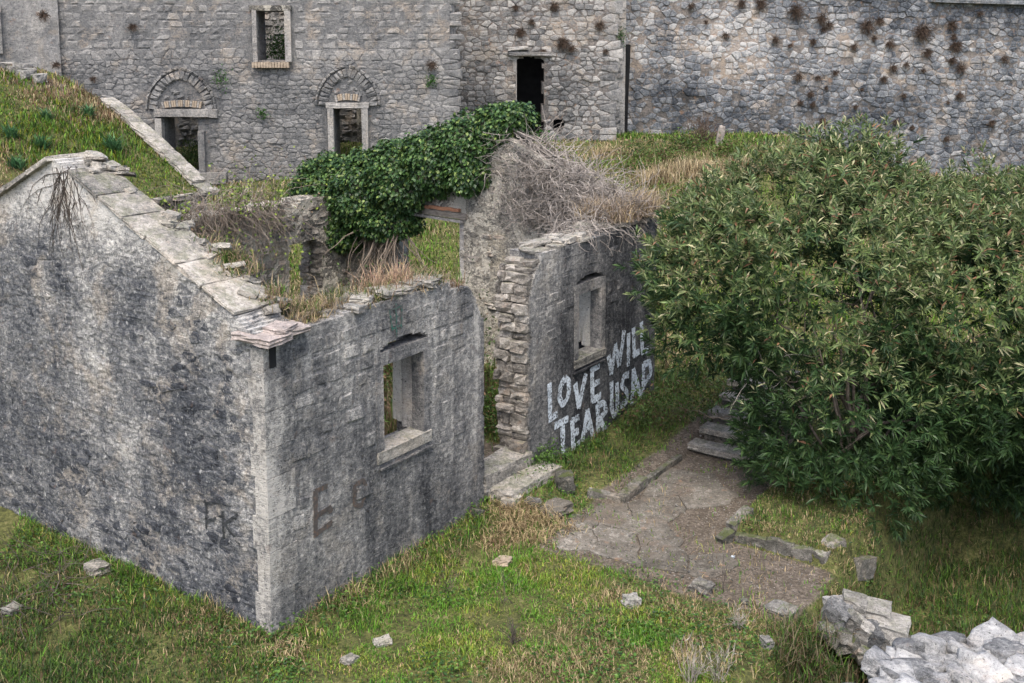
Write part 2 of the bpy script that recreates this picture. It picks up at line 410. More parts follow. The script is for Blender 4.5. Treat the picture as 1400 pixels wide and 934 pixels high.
def bias_gable(t):
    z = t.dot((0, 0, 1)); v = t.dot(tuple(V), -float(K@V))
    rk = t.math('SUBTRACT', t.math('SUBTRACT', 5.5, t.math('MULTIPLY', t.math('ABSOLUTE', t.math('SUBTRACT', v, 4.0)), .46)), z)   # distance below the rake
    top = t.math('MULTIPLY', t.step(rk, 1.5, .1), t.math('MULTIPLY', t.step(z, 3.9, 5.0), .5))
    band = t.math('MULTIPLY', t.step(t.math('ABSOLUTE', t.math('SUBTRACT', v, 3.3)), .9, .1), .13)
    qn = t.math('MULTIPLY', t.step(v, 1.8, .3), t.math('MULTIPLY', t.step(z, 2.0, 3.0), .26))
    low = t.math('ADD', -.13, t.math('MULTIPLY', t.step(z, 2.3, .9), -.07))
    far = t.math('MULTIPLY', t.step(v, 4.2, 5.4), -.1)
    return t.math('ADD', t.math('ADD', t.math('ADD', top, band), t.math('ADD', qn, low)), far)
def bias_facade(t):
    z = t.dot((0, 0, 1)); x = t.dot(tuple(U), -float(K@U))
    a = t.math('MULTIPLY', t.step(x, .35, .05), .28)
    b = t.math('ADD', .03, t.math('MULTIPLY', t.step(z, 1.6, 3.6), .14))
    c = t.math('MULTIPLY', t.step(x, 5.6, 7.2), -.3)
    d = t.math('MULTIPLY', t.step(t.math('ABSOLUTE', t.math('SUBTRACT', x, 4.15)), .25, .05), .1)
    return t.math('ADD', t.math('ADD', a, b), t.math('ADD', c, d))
M = {}
GR = G3((.018, .02, .025), (.07, .076, .087), (.2, .2, .197), (.56, .54, .5))
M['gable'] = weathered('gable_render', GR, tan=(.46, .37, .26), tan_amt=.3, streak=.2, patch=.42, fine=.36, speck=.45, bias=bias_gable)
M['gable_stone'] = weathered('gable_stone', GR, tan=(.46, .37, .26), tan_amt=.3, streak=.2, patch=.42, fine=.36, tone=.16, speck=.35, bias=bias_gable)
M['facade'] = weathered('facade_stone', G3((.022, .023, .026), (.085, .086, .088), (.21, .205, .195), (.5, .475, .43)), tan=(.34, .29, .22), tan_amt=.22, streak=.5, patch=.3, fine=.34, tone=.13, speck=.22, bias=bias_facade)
M['inner'] = weathered('inner_plaster', peel=.85, stops=G3((.045, .044, .04), (.125, .12, .108), (.27, .255, .22), (.6, .56, .47)), tan=(.5, .43, .3), tan_amt=.45, streak=.2, patch=.35, fine=.5, speck=.1, bump=.8)
M['rubble'] = weathered('broken_stone', G3((.06, .055, .05), (.17, .155, .135), (.33, .30, .26), (.55, .51, .45)), tan=(.4, .28, .18), tan_amt=.4, streak=.1, patch=.2, fine=.35, tone=.3, speck=.15, moss=.3)
M['coping'] = weathered('coping_stone', G3((.07, .07, .065), (.2, .19, .17), (.4, .37, .32), (.62, .58, .52)), tan_amt=.3, streak=.0, patch=.3, fine=.35, tone=.15, speck=.3, moss=.35)
M['frame'] = weathered('frame_stone', G3((.06, .06, .06), (.2, .195, .185), (.4, .38, .35), (.6, .57, .52)), tan_amt=.35, streak=.35, patch=.2, fine=.3, tone=.1, speck=.1)
M['mossrock'] = weathered('mossy_kerb_stone', G3((.03, .03, .025), (.08, .078, .066), (.17, .16, .14), (.36, .34, .3)), tan_amt=.35, streak=0, patch=.35, fine=.34, tone=.15, speck=.15, moss=.7)
M['frame_f'] = weathered('window_frame_stone', G3((.035, .036, .04), (.11, .11, .11), (.26, .25, .235), (.5, .47, .43)), tan_amt=.25, streak=.5, patch=.2, fine=.34, tone=.1, speck=.2)
M['cream'] = weathered('cream_plaster', G3((.35, .33, .28), (.55, .52, .45), (.68, .65, .58), (.76, .73, .67)), tan_amt=.3, streak=.2, patch=.2, fine=.3, tone=.05, speck=.1)
M['pink'] = weathered('cornice_stone', G3((.12, .11, .1), (.3, .26, .235), (.5, .43, .39), (.66, .6, .55)), tan=(.5, .36, .28), tan_amt=.3, streak=0, patch=.3, fine=.3, speck=.1)
FT = G3((.04, .042, .044), (.125, .127, .128), (.245, .24, .23), (.45, .43, .4))
def bias_tower(t):
    z = t.dot((0, 0, 1)); x = t.dot((1, 0, 0))
    a = t.math('MULTIPLY', t.step(z, 6.0, 6.6), .09)
    b = t.math('MULTIPLY', t.step(t.math('ABSOLUTE', t.math('SUBTRACT', x, -2.3)), .5, .1), .1)
    return t.math('ADD', a, t.math('ADD', b, .02))
def bias_right(t):
    z = t.dot((0, 0, 1)); x = t.dot((1, 0, 0))
    a = t.math('ADD', -.1, t.math('MULTIPLY', t.step(z, 4.2, 6.8), .2))
    b = t.math('MULTIPLY', t.step(t.math('ABSOLUTE', t.math('SUBTRACT', x, 8.6)), 1.6, .3), t.math('MULTIPLY', t.step(z, 4.2, 6.), .16))
    c = t.math('MULTIPLY', t.step(t.math('ADD', z, t.math('MULTIPLY', x, .13)), 8.9, 9.8), -.22)
    return t.math('ADD', a, t.math('ADD', b, c))
M['tower'] = weathered('tower_stone', FT, tan_amt=.35, streak=.14, patch=.3, fine=.26, tone=.13, speck=.12, bias=bias_tower, sc=.8)
M['mid'] = weathered('mid_wall_stone', FT, tan=(.32, .27, .21), tan_amt=.55, streak=.2, patch=.4, fine=.3, tone=.25, speck=.06, sc=.7, bias=lambda t: t.math('MULTIPLY', t.step(t.dot((0, 0, 1)), 4.3, 6.5), .16))
M['right'] = weathered('right_wall_stone', G3((.034, .039, .047), (.11, .122, .138), (.245, .255, .265), (.5, .49, .47)), tan=(.36, .3, .24), tan_amt=.7, streak=.3, patch=.5, fine=.34, tone=.2, speck=.1, bias=bias_right, sc=.7)
M['mortar_t'] = weathered('tower_mortar', FT, tan=(.36, .28, .2), tan_amt=.6, streak=.12, patch=.25, fine=.3, speck=.1, bias=lambda t: bias_tower(t), sc=.8)
M['mortar_r'] = weathered('right_mortar', G3((.04, .04, .04), (.12, .112, .105), (.25, .22, .195), (.42, .37, .32)), tan=(.36, .29, .22), tan_amt=.85, streak=.25, patch=.4, fine=.3, speck=.05, bias=bias_right, sc=.7)
M['rock'] = weathered('loose_rock', G3((.045, .045, .04), (.12, .115, .105), (.26, .25, .23), (.46, .44, .4)), tan_amt=.25, streak=0, patch=.3, fine=.3, tone=.25, speck=.1, moss=.25)
M['fore'] = weathered('foreground_stone', G3((.06, .062, .064), (.2, .202, .2), (.42, .415, .4), (.66, .65, .62)), tan=(.55, .44, .33), tan_amt=.35, streak=0, patch=.25, fine=.28, tone=.25, speck=.2, sc=1.6)
M['concrete'] = weathered('path_concrete', G3((.042, .037, .03), (.098, .088, .072), (.17, .155, .13), (.42, .39, .34)), tan=(.13, .1, .075), tan_amt=.8, streak=0, patch=.45, fine=.3, tone=.1, speck=.2, bump=.35)

def veg(name, rough=.5, trans=.25):
    t = NT(name); a = t.n('ShaderNodeAttribute', attribute_name='tone')
    hs = t.n('ShaderNodeHueSaturation'); t.l(a.outputs['Color'], hs.inputs['Color'])
    t.l(t.math('ADD', .8, t.math('MULTIPLY', t.noise(t.pos(), 9, 2), .4)), hs.inputs['Value'])
    t.done(hs.outputs[0], rough)
    tr = t.n('ShaderNodeBsdfTranslucent'); t.l(hs.outputs[0], tr.inputs[0]); mx = t.n('ShaderNodeMixShader'); mx.inputs[0].default_value = trans
    t.l(t.b.outputs[0], mx.inputs[1]); t.l(tr.outputs[0], mx.inputs[2]); t.l(mx.outputs[0], t.t.nodes['Material Output'].inputs[0]); return t.m
M['grass'] = veg('grass_blade', .6, .3); M['leaf'] = veg('leaf', .38, .2); M['ivy'] = veg('ivy_leaf', .33, .12); M['dry'] = veg('dry_stem', .85, .1)
def plain(name, a, b, sc=6, rough=.85, bump=.3, vs=(1, 1, 1)):
    t = NT(name); n = t.noise(t.vscale(t.pos(), vs), sc, 5, .65); t.bump(n, bump, .02); return t.done(t.ramp(n, [(.3, a), (.7, b)]), rough)
M['bark'] = plain('bark', (.06, .05, .04), (.2, .17, .14), 12)
M['twig'] = plain('dead_twig', (.12, .105, .092), (.39, .35, .31), 5)
M['vine'] = plain('dark_vine', (.04, .033, .027), (.12, .1, .085), 9)
M['brown_twig'] = plain('brown_twig', (.11, .085, .065), (.3, .25, .2), 7)
M['wood'] = plain('old_timber', (.07, .06, .05), (.3, .27, .23), 8, vs=(1, 1, 6))
M['brick'] = plain('brick', (.22, .1, .06), (.42, .22, .13), 12)
M['palebrick'] = plain('pale_brick', (.24, .19, .14), (.44, .36, .27), 9)
M['black'] = plain('soot_and_painted_dark', (.006, .006, .007), (.02, .02, .02), 3)  # sooty stone, and flat black painted for dark gaps and openings
def paint(name, c, wear, under=(.06, .062, .066)):
    t = NT(name); p = t.pos(); n = t.noise(p, 26, 4, .75); m = t.noise(p, 5, 3, .6)
    f = t.step(t.math('ADD', t.math('MULTIPLY', n, .75), t.math('MULTIPLY', m, .25)), wear-.06, wear+.06)
    t.bump(n, .4, .01); return t.done(t.mix(f, under, c), .85)
M['white_paint'] = paint('white_paint', (.6, .66, .71), .47)
M['brown_paint'] = paint('brown_paint', (.14, .095, .07), .55, (.085, .075, .068))
M['green_paint'] = paint('green_paint', (.03, .12, .09), .5, (.1, .1, .095))
M['dkgreen_paint'] = paint('dark_green_paint', (.04, .06, .052), .625, (.04, .043, .045))

def ground_mat():
    t = NT('ground_soil'); p = t.pos(); a = t.n('ShaderNodeAttribute', attribute_name='tone'); sp = t.n('ShaderNodeSeparateColor'); t.l(a.outputs['Color'], sp.inputs[0])
    n = t.noise(p, 4, 6, .7); m = t.noise(p, 22, 4, .7); b = t.noise(p, 1.1, 3, .5)
    soil = t.ramp(t.math('ADD', t.math('MULTIPLY', m, .6), t.math('MULTIPLY', n, .4)), [(.3, (.03, .025, .018)), (.48, (.095, .078, .06)), (.68, (.25, .21, .17))])
    green = t.ramp(t.math('ADD', t.math('MULTIPLY', m, .5), t.math('MULTIPLY', n, .5)), [(.32, (.018, .02, .008)), (.46, (.06, .065, .022)), (.56, (.12, .125, .04)), (.66, (.24, .2, .11))])
    col = t.mix(t.step(t.math('ADD', sp.outputs[0], t.math('MULTIPLY', t.math('SUBTRACT', b, .5), .7)), .35, .6), green, soil)
    peb = t.math('MULTIPLY', t.step(t.noise(p, 34, 2, .5), .68, .72), sp.outputs[0]); col = t.mix(peb, col, (.45, .41, .36))
    t.bump(t.math('ADD', n, m), .7, .05); return t.done(col, .95)
M['ground'] = ground_mat()

# ------------------------------------------------------------------ ground
gx = np.concatenate([np.linspace(-160, -12, 30)[:-1], np.linspace(-12, -6, 20)[:-1], np.linspace(-6, 7.5, 190)[:-1], np.linspace(7.5, 24, 40)[:-1], np.linspace(24, 200, 24)])
gy = np.concatenate([np.linspace(-60, 9.5, 20)[:-1], np.linspace(9.5, 20, 150)[:-1], np.linspace(20, 44, 90)[:-1], np.linspace(44, 400, 20)])
GX, GY = np.meshgrid(gx, gy, indexing='ij'); GZ = terrain(GX, GY)
HX = (GX-K[0])*U[0]+(GY-K[1])*U[1]; HY = (GX-K[0])*V[0]+(GY-K[1])*V[1]
def dirt_mask(hx, hy):
    lo_ = np.where(hx < 4.3, .38, 0.); d = sm(-.95, -1.5, hy)*sm(-4.6+lo_, -4.15+lo_, hy)*sm(3.4, 4.1, hx)*sm(11, 10.3, hx)*np.where(hx > 8, sm(-3.2, -2.6, hy), 1)
    d = d*(1-sm(5.35, 5.5, hx)*sm(-3.25, -3.35, hy))
    d = np.maximum(d, .85*sm(-3.3, -3.9, hy)*sm(-5.2, -4.9, hy)*sm(3.4, 4.1, hx)*sm(5.6, 5.3, hx))
    d = np.maximum(d, .8*sm(4.2, 4.5, hx)*sm(6.2, 5.4, hx)*sm(.1, .5, hy)*sm(3, 1.5, hy))
    return d
DM = dirt_mask(HX, HY)
n1, n2 = len(gx), len(gy); ii = np.arange(n1*n2).reshape(n1, n2)
gf = np.stack([ii[:-1, :-1].ravel(), ii[1:, :-1].ravel(), ii[1:, 1:].ravel(), ii[:-1, 1:].ravel()], 1)
gc = np.stack([DM.ravel(), DM.ravel()*0, DM.ravel()*0], 1)
tag(obj('ground', mesh('ground', np.stack([GX.ravel(), GY.ravel(), GZ.ravel()], 1), gf, M['ground'], gc, True)), kind='structure')

# ------------------------------------------------------------------ the ruined house
house = empty('ruined_house', K, HANG)
tag(house, 'roofless grey stone house with white lettering on its long wall', 'ruin')
rng = np.random.default_rng(3)
def rake(v): return 3.66+.46*(4-np.abs(v-4))
def disp_fac(X, Z): return .008*fbm(X*3, Z*3, 1, 4, 21)+.006*fbm(X*16, Z*16, 2, 3, 22)
def disp_gab(X, Z):
    a = fbm(X*2.0, Z*4.6, 1, 3, 31); b = fbm(X*7, Z*13, 2, 3, 32)
    return .02*a+.013*(1-np.abs(b)*2)*sm(5.2, 4.2, Z)+.008*fbm(X*18, Z*30, 3, 3, 33)
def in_fl(X, Z):
    n = fbm(X*5, Z*5, 5, 3, 41)
    top = np.interp(X, [0, 1.5, 3.45, 3.5, 3.8, 3.95, 4.1, 4.24], [3.6, 3.68, 3.68, 3.56, 3.55, 3.5, 3.3, 3.0])+n*.02*(X > .5)
    ok = (X < 4.28+.02*n) & (Z < top)
    ok &= ~((X > 1.93) & (X < 3.01) & (Z > 1.5) & (Z < 3.0))
    ok &= ~(((X-2.5)/.5)**2+((Z-3.0)/.13)**2 < 1)
    return ok
def in_fr(X, Z):
    n = fbm(X*4, Z*5, 6, 3, 42)
    ok = (X > 5.52+.3*sm(3.1, 3.65, Z)+.07*n) & (Z < 3.7+.03*n)
    ok &= ~((X > 6.84) & (X < 7.84) & (Z > 1.55) & (Z < 2.98))
    ok &= ~(((X-7.35)/.45)**2+((Z-2.98)/.12)**2 < 1)
    return ok
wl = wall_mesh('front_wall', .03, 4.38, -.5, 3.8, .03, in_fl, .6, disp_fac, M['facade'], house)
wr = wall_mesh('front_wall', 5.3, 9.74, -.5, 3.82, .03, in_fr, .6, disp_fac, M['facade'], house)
pool_f = make_pool(M['facade'], .05, .16, 14, 1)
def skipf(cx, cz, r):
    return r.random() < np.clip(1.15-(cz-1.2)*.55-.5*float(fbm(cx*.8, cz*.8, 0, 2, 77)), 0, .97)
ls = courses(.48, 4.25, .2, 3.66, (.17, .24), (.2, .42), in_fl, rng, .014, 0, (.004, .016), .06, .006, skipf)
place_stones(ls, wl, pool_f)
ls = courses(5.6, 9.7, 2.2, 3.68, (.17, .24), (.24, .45), in_fr, rng, .012, 0, (.0, .006), .06, .006, lambda a, b, r: r.random() < .5)
place_stones(ls, wr, pool_f)
def in_g(X, Z): return Z < rake(-X)-.02
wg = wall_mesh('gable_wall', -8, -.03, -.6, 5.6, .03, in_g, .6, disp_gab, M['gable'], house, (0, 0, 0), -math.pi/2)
pool_g = make_pool(M['gable_stone'], .25, .2, 16, 2)
def skipg(cx, cz, r):
    v = -cx; dr = float(rake(np.array(v)))-cz
    p = .35+.5*float(fbm(v*.7, cz*.7, 0, 2, 78))
    if v < 2.2 and cz > 1.6: p -= .45
    if dr < .9 and v > 2: p = 1
    return r.random() < np.clip(p, 0, 1)
def in_gr(X, Z):
    v = -np.asarray(X); Z = np.asarray(Z); dr = rake(v)-Z; p = fbm(v*1.1, Z*1.1, 0, 3, 78)
    return (dr > .1) & (v > .22) & ((p > -.06) | ((v < 2.2) & (Z > 1.8)) | (Z < 1.2)) & ((dr > .9) | (v < 2))
rubble(-7.4, -.2, -.1, 5.3, .27, .12, in_gr, wg, M['gable_stone'], rng, (-.014, .012), lambda a, b: float(disp_gab(np.array(a), np.array(b))), .4, .3, .012, .008)
# corner stones
z = -.35; k = 0
while z < 3.4:
    h = [.46, .38, .55, .42, .5, .36][k % 6]; h = min(h, 3.55-z); a = (.44, .38)[k % 2]; b = (.2, .26)[k % 2]
    block('corner_stone', (a+.012, b+.012, h-.008), 100+k, M['facade'], house, (a/2-.016, b/2-.016, z+h/2), (0, 0, rng.uniform(-.006, .006)), 2, .003, .006)
    z += h; k += 1
block('corner_stone', (.1, .03, .24), 130, M['black'], wl, (.12, -.02, 3.42), (0, 0, 0), 2, .02, .1)
# cornice at the corner and along the top of the front wall
for k, (sx, sy, sz, x, y, z, rz) in enumerate([(.40, .62, .085, .1, .12, 3.66, .05), (.36, .4, .075, .46, .06, 3.68, -.08), (.3, .3, .07, .3, .02, 3.73, .3)]):
    block('cornice_stone', (sx, sy, sz), 140+k, M['pink'], house, (x, y, z), (.03, -.03, rz), 4, .06, .14, 4)
# window frames
def frame(wall, x0, x1, z0, z1, ox0, ox1, oz0, oz1, seed):
    block('lintel', (x1-x0+.05, .24, z1-oz1), seed, M['frame_f'], wall, ((x0+x1)/2, .118, (oz1+z1)/2), (0, 0, 0), 4, .01, .03)
    s = block('sill', (x1-x0+.02, .32, oz0-z0), seed+1, M['coping'], wall, ((x0+x1)/2, .13, (z0+oz0)/2), (.02, 0, 0), 4, .01, .05)
    block('jamb', (ox0-x0+.02, .22, oz1-oz0), seed+2, M['frame_f'], wall, ((x0+ox0)/2, .105, (oz1+oz0)/2), (0, 0, 0), 4, .01, .03)
    block('jamb', (x1-ox1+.02, .22, oz1-oz0), seed+3, M['frame_f'], wall, ((x1+ox1)/2, .105, (oz1+oz0)/2), (0, 0, 0), 4, .01, .03)
    block('reveal_stone', (.09, .20, oz1-oz0+.02), seed+4, M['frame'] if seed == 200 else M['cream'], wall, (x1-.05, .32, (oz1+oz0)/2), (0, 0, .02), 5, .03, .12)
    block('reveal_stone', (.08, .17, oz1-oz0-.06), seed+5, M['cream'], wall, (x1-.05, .51, (oz1+oz0)/2+.02), (.03, 0, -.06), 5, .05, .2)
frame(wl, 1.93, 3.01, 1.5, 3.0, 2.05, 2.90, 1.66, 2.82, 200)
frame(wr, 6.84, 7.84, 1.55, 2.98, 6.95, 7.72, 1.69, 2.80, 220)
block('ledge', (1.1, .06, .03), 240, M['facade'], wl, (2.5, -.015, 1.42), (0, 0, 0), 4, .02, .1)
block('ledge', (1.0, .06, .03), 241, M['facade'], wr, (7.3, -.015, 1.48), (0, 0, 0), 4, .02, .1)
# broken end beside the doorway: stones in the wall's thickness
z = .25; k = 0
while z < 3.55:
    h = rng.uniform(.09, .2); y = .02
    while y < .58:
        b = min(rng.uniform(.16, .34), .62-y)
        if b < .08: break
        xx = 5.55+.25*sm(3.1, 3.65, z)+.07*float(fbm(5.5*4, z*5, 6, 3, 42))
        mt = M['rubble']
        block('stone', (.26+rng.uniform(0, .12), b*.97, h*.93), 300+k, mt, wr, (xx+.09-rng.uniform(0, .1), y+b/2+.01, z+h/2), (rng.uniform(-.05, .05), rng.uniform(-.05, .05), rng.uniform(-.12, .12)), 2, .18, .14)
        y += b; k += 1
    z += h
# far gable, seen from inside the house
def rakef(v): return 3.66+.46*(4-np.abs(v-4))
def disp_in(X, Z):
    a = fbm(X*1.6, Z*1.8, 1, 3, 51); b = fbm(X*5, Z*7, 2, 4, 52)
    return .03*np.tanh(a*6)+.03*b+.01*fbm(X*20, Z*20, 3, 2, 53)
def in_fg(X, Z):
    v = -X; n = fbm(v*4, Z*5, 8, 3, 54)
    ok = Z < rakef(v)+.05*n
    ok &= ~((v > 4.2) & (v < 6.1) & (Z < 3.45))
    return ok
wf = wall_mesh('gable_wall', -8, -.62, -.4, 5.7, .045, in_fg, .6, disp_in, M['inner'], house, (9.14, 0, 0), -math.pi/2, 6, .06)
pool_i = make_pool(M['rubble'], .3, .3, 12, 4)
ls = courses(-7.3, -.7, 1.4, 5.3, (.13, .22), (.18, .45), in_fg, rng, .02, .2, (-.01, .03), .14, .04, lambda a, b, r: r.random() < .9+.6*float(fbm(a*1.6, b*1.8, 1, 3, 51)), lambda a, b: float(disp_in(np.array(a), np.array(b))))
place_stones(ls, wf, pool_i)
block('lintel', (2.15, .16, .12), 400, M['wood'], wf, (-5.1, .04, 3.46), (0, .02, 0), 4, .03, .05)
block('lintel', (2.0, .1, .05), 401, M['frame'], wf, (-5.1, -.03, 3.36), (0, .03, 0), 3, .03, .1)
for k in range(9): block('brick', (.22, .1, .065), 410+k, M['brick'], wf, (-4.3-.24*k*.8, -.02, 3.56+.01*(k % 2)), (0, rng.uniform(-.05, .05), 0), 2, .05, .05)
for s, v in ((0, 4.17), (1, 6.13)):
    block('door_jamb', (.09, .5, 2.6), 430+s, M['frame'], wf, (-v, .25, 2.0), (0, 0, 0), 5, .02, .1)
# rear wall
def in_rw(X, Z):
    n = fbm(X*3, Z*4, 9, 3, 61)
    return (Z < 3.62+.12*n) & ~((X > 7.41+.1*n) & (X < 8.36+.08*n) & (Z < 2.75+.1*n))
wb = wall_mesh('rear_wall', .6, 9.14, -.4, 3.8, .05, in_rw, .6, disp_in, M['inner'], house, (0, 7.4, 0), 0, 6, .07)
ls = courses(5.4, 9.1, 1.0, 3.6, (.1, .2), (.18, .42), in_rw, rng, .02, .2, (-.01, .035), .14, .04, lambda a, b, r: r.random() < .25, lambda a, b: float(disp_in(np.array(a), np.array(b))))
place_stones(ls, wb, pool_i)
z = .9; k = 0
while z < 2.75:
    h = rng.uniform(.09, .18); xx = 8.36+.08*float(fbm(8.36*3, z*4, 9, 3, 61))
    for y in (.02, .32): block('stone', (.3, .28, h*.93), 450+k, M['rubble'], wb, (xx+.1-rng.uniform(0, .08), y+.14, z+h/2), (0, 0, rng.uniform(-.1, .1)), 2, .15, .14); k += 1
    z += h
# coping slabs up the near gable
sl_ = math.atan(.46); v = .45; k = 0
while v < 3.45:
    L_ = [.62, .5, .66, .48, .56, .7][k % 6]; vc = v+L_*math.cos(sl_)/2
    block('coping_slab', (.66+rng.uniform(-.02, .02), L_-.02, .055), 500+k, M['coping'], house, (.29+rng.uniform(-.01, .01), vc, rake(vc)+.022+rng.uniform(-.004, .008)), (sl_+rng.uniform(-.012, .012), rng.uniform(-.02, .02), rng.uniform(-.04, .04)), 4, .05, .16, 4)
    v += L_*math.cos(sl_); k += 1
v = 4.05
while v < 7.9:
    L_ = rng.uniform(.4, .6); vc = v+L_*math.cos(sl_)/2
    block('coping_slab', (.68, L_-.015, .07), 520+k, M['coping'], house, (.26, vc, rake(vc)+.03), (-sl_, rng.uniform(-.03, .03), rng.uniform(-.03, .03)), 3, .05, .14, 4)
    v += L_*math.cos(sl_); k += 1
# inner layer of the rake: thin weathered stones beside the slabs
for k in range(20):
    vc = rng.uniform(.3, 3.9); s = rng.uniform(.1, .22)
    block('coping_stone', (s*1.3, s*1.2, rng.uniform(.05, .1)), 560+k, M['coping'], house, (rng.uniform(.4, .78), vc, rake(vc)+rng.uniform(.0, .06)), (sl_+rng.uniform(-.2, .2), rng.uniform(-.15, .15), rng.uniform(0, 3)), 2, .2, .2)
for k in range(12):
    vc = rng.uniform(3.2, 3.9); s = rng.uniform(.1, .2)
    block('coping_stone', (s*1.4, s*.9, rng.uniform(.03, .06)), 600+k, (M['coping'], M['rubble'])[k % 2], house, (rng.uniform(.3, .7), vc, rake(vc)+.05+rng.uniform(.0, .05)), (sl_*.5+rng.uniform(-.3, .3), rng.uniform(-.2, .2), rng.uniform(0, 3)), 2, .2, .2)
# stones lying loose on the wall tops
for k in range(28):
    x = rng.uniform(.6, 3.9); s = rng.uniform(.1, .3)
    block('top_stone', (s*1.3, s, rng.uniform(.05, .1)), 640+k, (M['coping'], M['rock'])[k % 2], house, (x, rng.uniform(.06, .55), 3.66-.1*(x > 3.5)+rng.uniform(0, .05)), (rng.uniform(-.15, .15), rng.uniform(-.15, .15), rng.uniform(0, 3)), 2, .15, .2)
for k, (x, s) in enumerate([(2.45, .42), (2.95, .3), (3.2, .4), (1.9, .3)]):
    block('top_stone', (s*1.5, s*.9, .08), 690+k, M['coping'], house, (x, .2, 3.74), (.05, .05, .2*k), 4, .1, .2, 4)
for k in range(30):
    x = rng.uniform(5.75, 9.6); s = rng.uniform(.12, .36)
    block('top_stone', (s*1.5, s, rng.uniform(.05, .09)), 700+k, M['coping'], house, (x, rng.uniform(.0, .55), 3.72+rng.uniform(0, .07)), (rng.uniform(-.15, .15), rng.uniform(-.15, .15), rng.uniform(-.4, .4)), 2, .12, .2)
for k in range(30):
    v = rng.uniform(.7, 3.2); s = rng.uniform(.14, .34)
    block('top_stone', (s, s*1.4, .08), 750+k, M['coping'], house, (rng.uniform(9.15, 9.7), v, rakef(v)+.05), (sl_, rng.uniform(-.15, .15), rng.uniform(-.3, .3)), 2, .12, .2)
# doorstep
block('doorstep', (1.28, .46, .34), 800, M['coping'], house, (4.92, .2, .36), (0, 0, .01), 5, .03, .06, 4)
block('doorstep', (.75, .42, .3), 801, M['coping'], house, (4.72, -.24, .17), (.02, 0, .03), 5, .03, .08, 4)
block('doorstep', (.66, .40, .3), 802, M['coping'], house, (5.44, -.25, .17), (0, .01, -.03), 5, .04, .08, 4)
block('doorstep', (.3, .25, .14), 803, M['coping'], house, (4.4, -.42, .2), (0, .01, .2), 3, .2, .1, 4)

# painted letters on the front wall: strokes lying on the wall surface
def strokes(lines, wall, mat, name, wd=.115, pxmap=None, off=.012):
    VV = []; FF = []; b = 0
    for ln in lines:
        pts = np.array([onF(*(pxmap(*p) if pxmap else p)) for p in ln])
        d = np.linalg.norm(np.diff(pts, axis=0), axis=1); s = np.concatenate([[0], np.cumsum(d)]); n = max(3, int(s[-1]/.025))
        t = np.linspace(0, s[-1], n); q = np.stack([np.interp(t, s, pts[:, 0]), np.interp(t, s, pts[:, 1])], 1)
        if len(ln) > 2:
            for _ in range(2): q[1:-1] = (q[:-2]+q[1:-1]*2+q[2:])/4
        g = np.gradient(q, axis=0); g /= np.linalg.norm(g, axis=1, keepdims=True)+1e-9; nn = np.stack([-g[:, 1], g[:, 0]], 1)
        w_ = wd*(1+.22*fbm(t*9+b, b*.37, 0, 2, 5))
        for a in np.linspace(-.5, .5, 5):
            e = q+nn*(w_*a+.006*fbm(t*30, a*9+b, 1, 2, 6))[:, None]
            VV.append(np.stack([e[:, 0], -disp_fac(e[:, 0], e[:, 1])-off, e[:, 1]], 1))
        i = np.arange(n-1)
        for k in range(4): FF.append(np.stack([b+k*n+i, b+k*n+i+1, b+(k+1)*n+i+1, b+(k+1)*n+i], 1))
        b += 5*n; off += .0012
    return obj(name, mesh(name, np.vstack(VV), np.vstack(FF), mat), wall)
zm = lambda x, y: (600+x/3, 400+y/3)
LET = [[[(450, 372), (455, 532)], [(447, 522), (484, 497)]],
 [[(515, 350), (497, 382), (491, 430), (503, 460), (522, 442), (532, 400), (529, 362), (515, 350)]],
 [[(556, 372), (572, 472)], [(569, 475), (601, 332)]],
 [[(626, 308), (628, 448)], [(622, 318), (657, 298)], [(626, 380), (657, 362)], [(625, 444), (662, 420)]],
 [[(694, 258), (706, 334)], [(704, 336), (722, 210)], [(720, 210), (738, 300)], [(737, 300), (757, 155)]],
 [[(776, 165), (775, 302)]], [[(796, 143), (799, 262)], [(795, 256), (820, 240)]], [[(828, 120), (832, 252)], [(829, 246), (856, 232)]],
 [[(472, 548), (528, 516)], [(504, 530), (508, 690)]],
 [[(544, 520), (548, 645)], [(540, 530), (573, 508)], [(545, 582), (571, 564)], [(546, 640), (576, 612)]],
 [[(585, 612), (606, 480)], [(605, 480), (632, 602)], [(592, 566), (625, 542)]],
 [[(648, 455), (651, 578)], [(646, 462), (674, 452), (684, 486), (654, 520)], [(657, 516), (688, 582)]],
 [[(706, 365), (706, 470), (716, 508), (730, 486), (728, 368)]],
 [[(777, 335), (756, 342), (747, 380), (770, 410), (769, 446), (742, 466)]],
 [[(789, 462), (796, 312)], [(796, 312), (828, 442)], [(793, 400), (818, 386)]],
 [[(838, 290), (834, 442)], [(836, 296), (862, 284), (868, 332), (840, 374)]]]
for L in LET: strokes(L, wr, M['white_paint'], 'painted_letter', .126, zm)
strokes([[(706, 562), (711, 578)], [(716, 560), (714, 566)]], wr, M['white_paint'], 'painted_letter', .03, zm)
strokes([[(430, 670), (431, 734)], [(429, 672), (447, 664)], [(430, 706), (450, 694)], [(431, 730), (453, 714)], [(448, 692), (452, 700)]], wl, M['brown_paint'], 'painted_letter', .07, None, .014)
strokes([[(484, 662), (484, 690), (494, 692), (500, 668), (496, 655), (486, 662)]], wl, M['brown_paint'], 'painted_letter', .06, None, .014)
strokes([[(531, 424), (549, 418)], [(540, 414), (541, 462)], [(532, 438), (549, 428)], [(534, 450), (547, 444)], [(531, 424), (535, 452)], [(548, 418), (547, 450)]], wl, M['green_paint'], 'painted_scribble', .028, None, .016)
ls = []
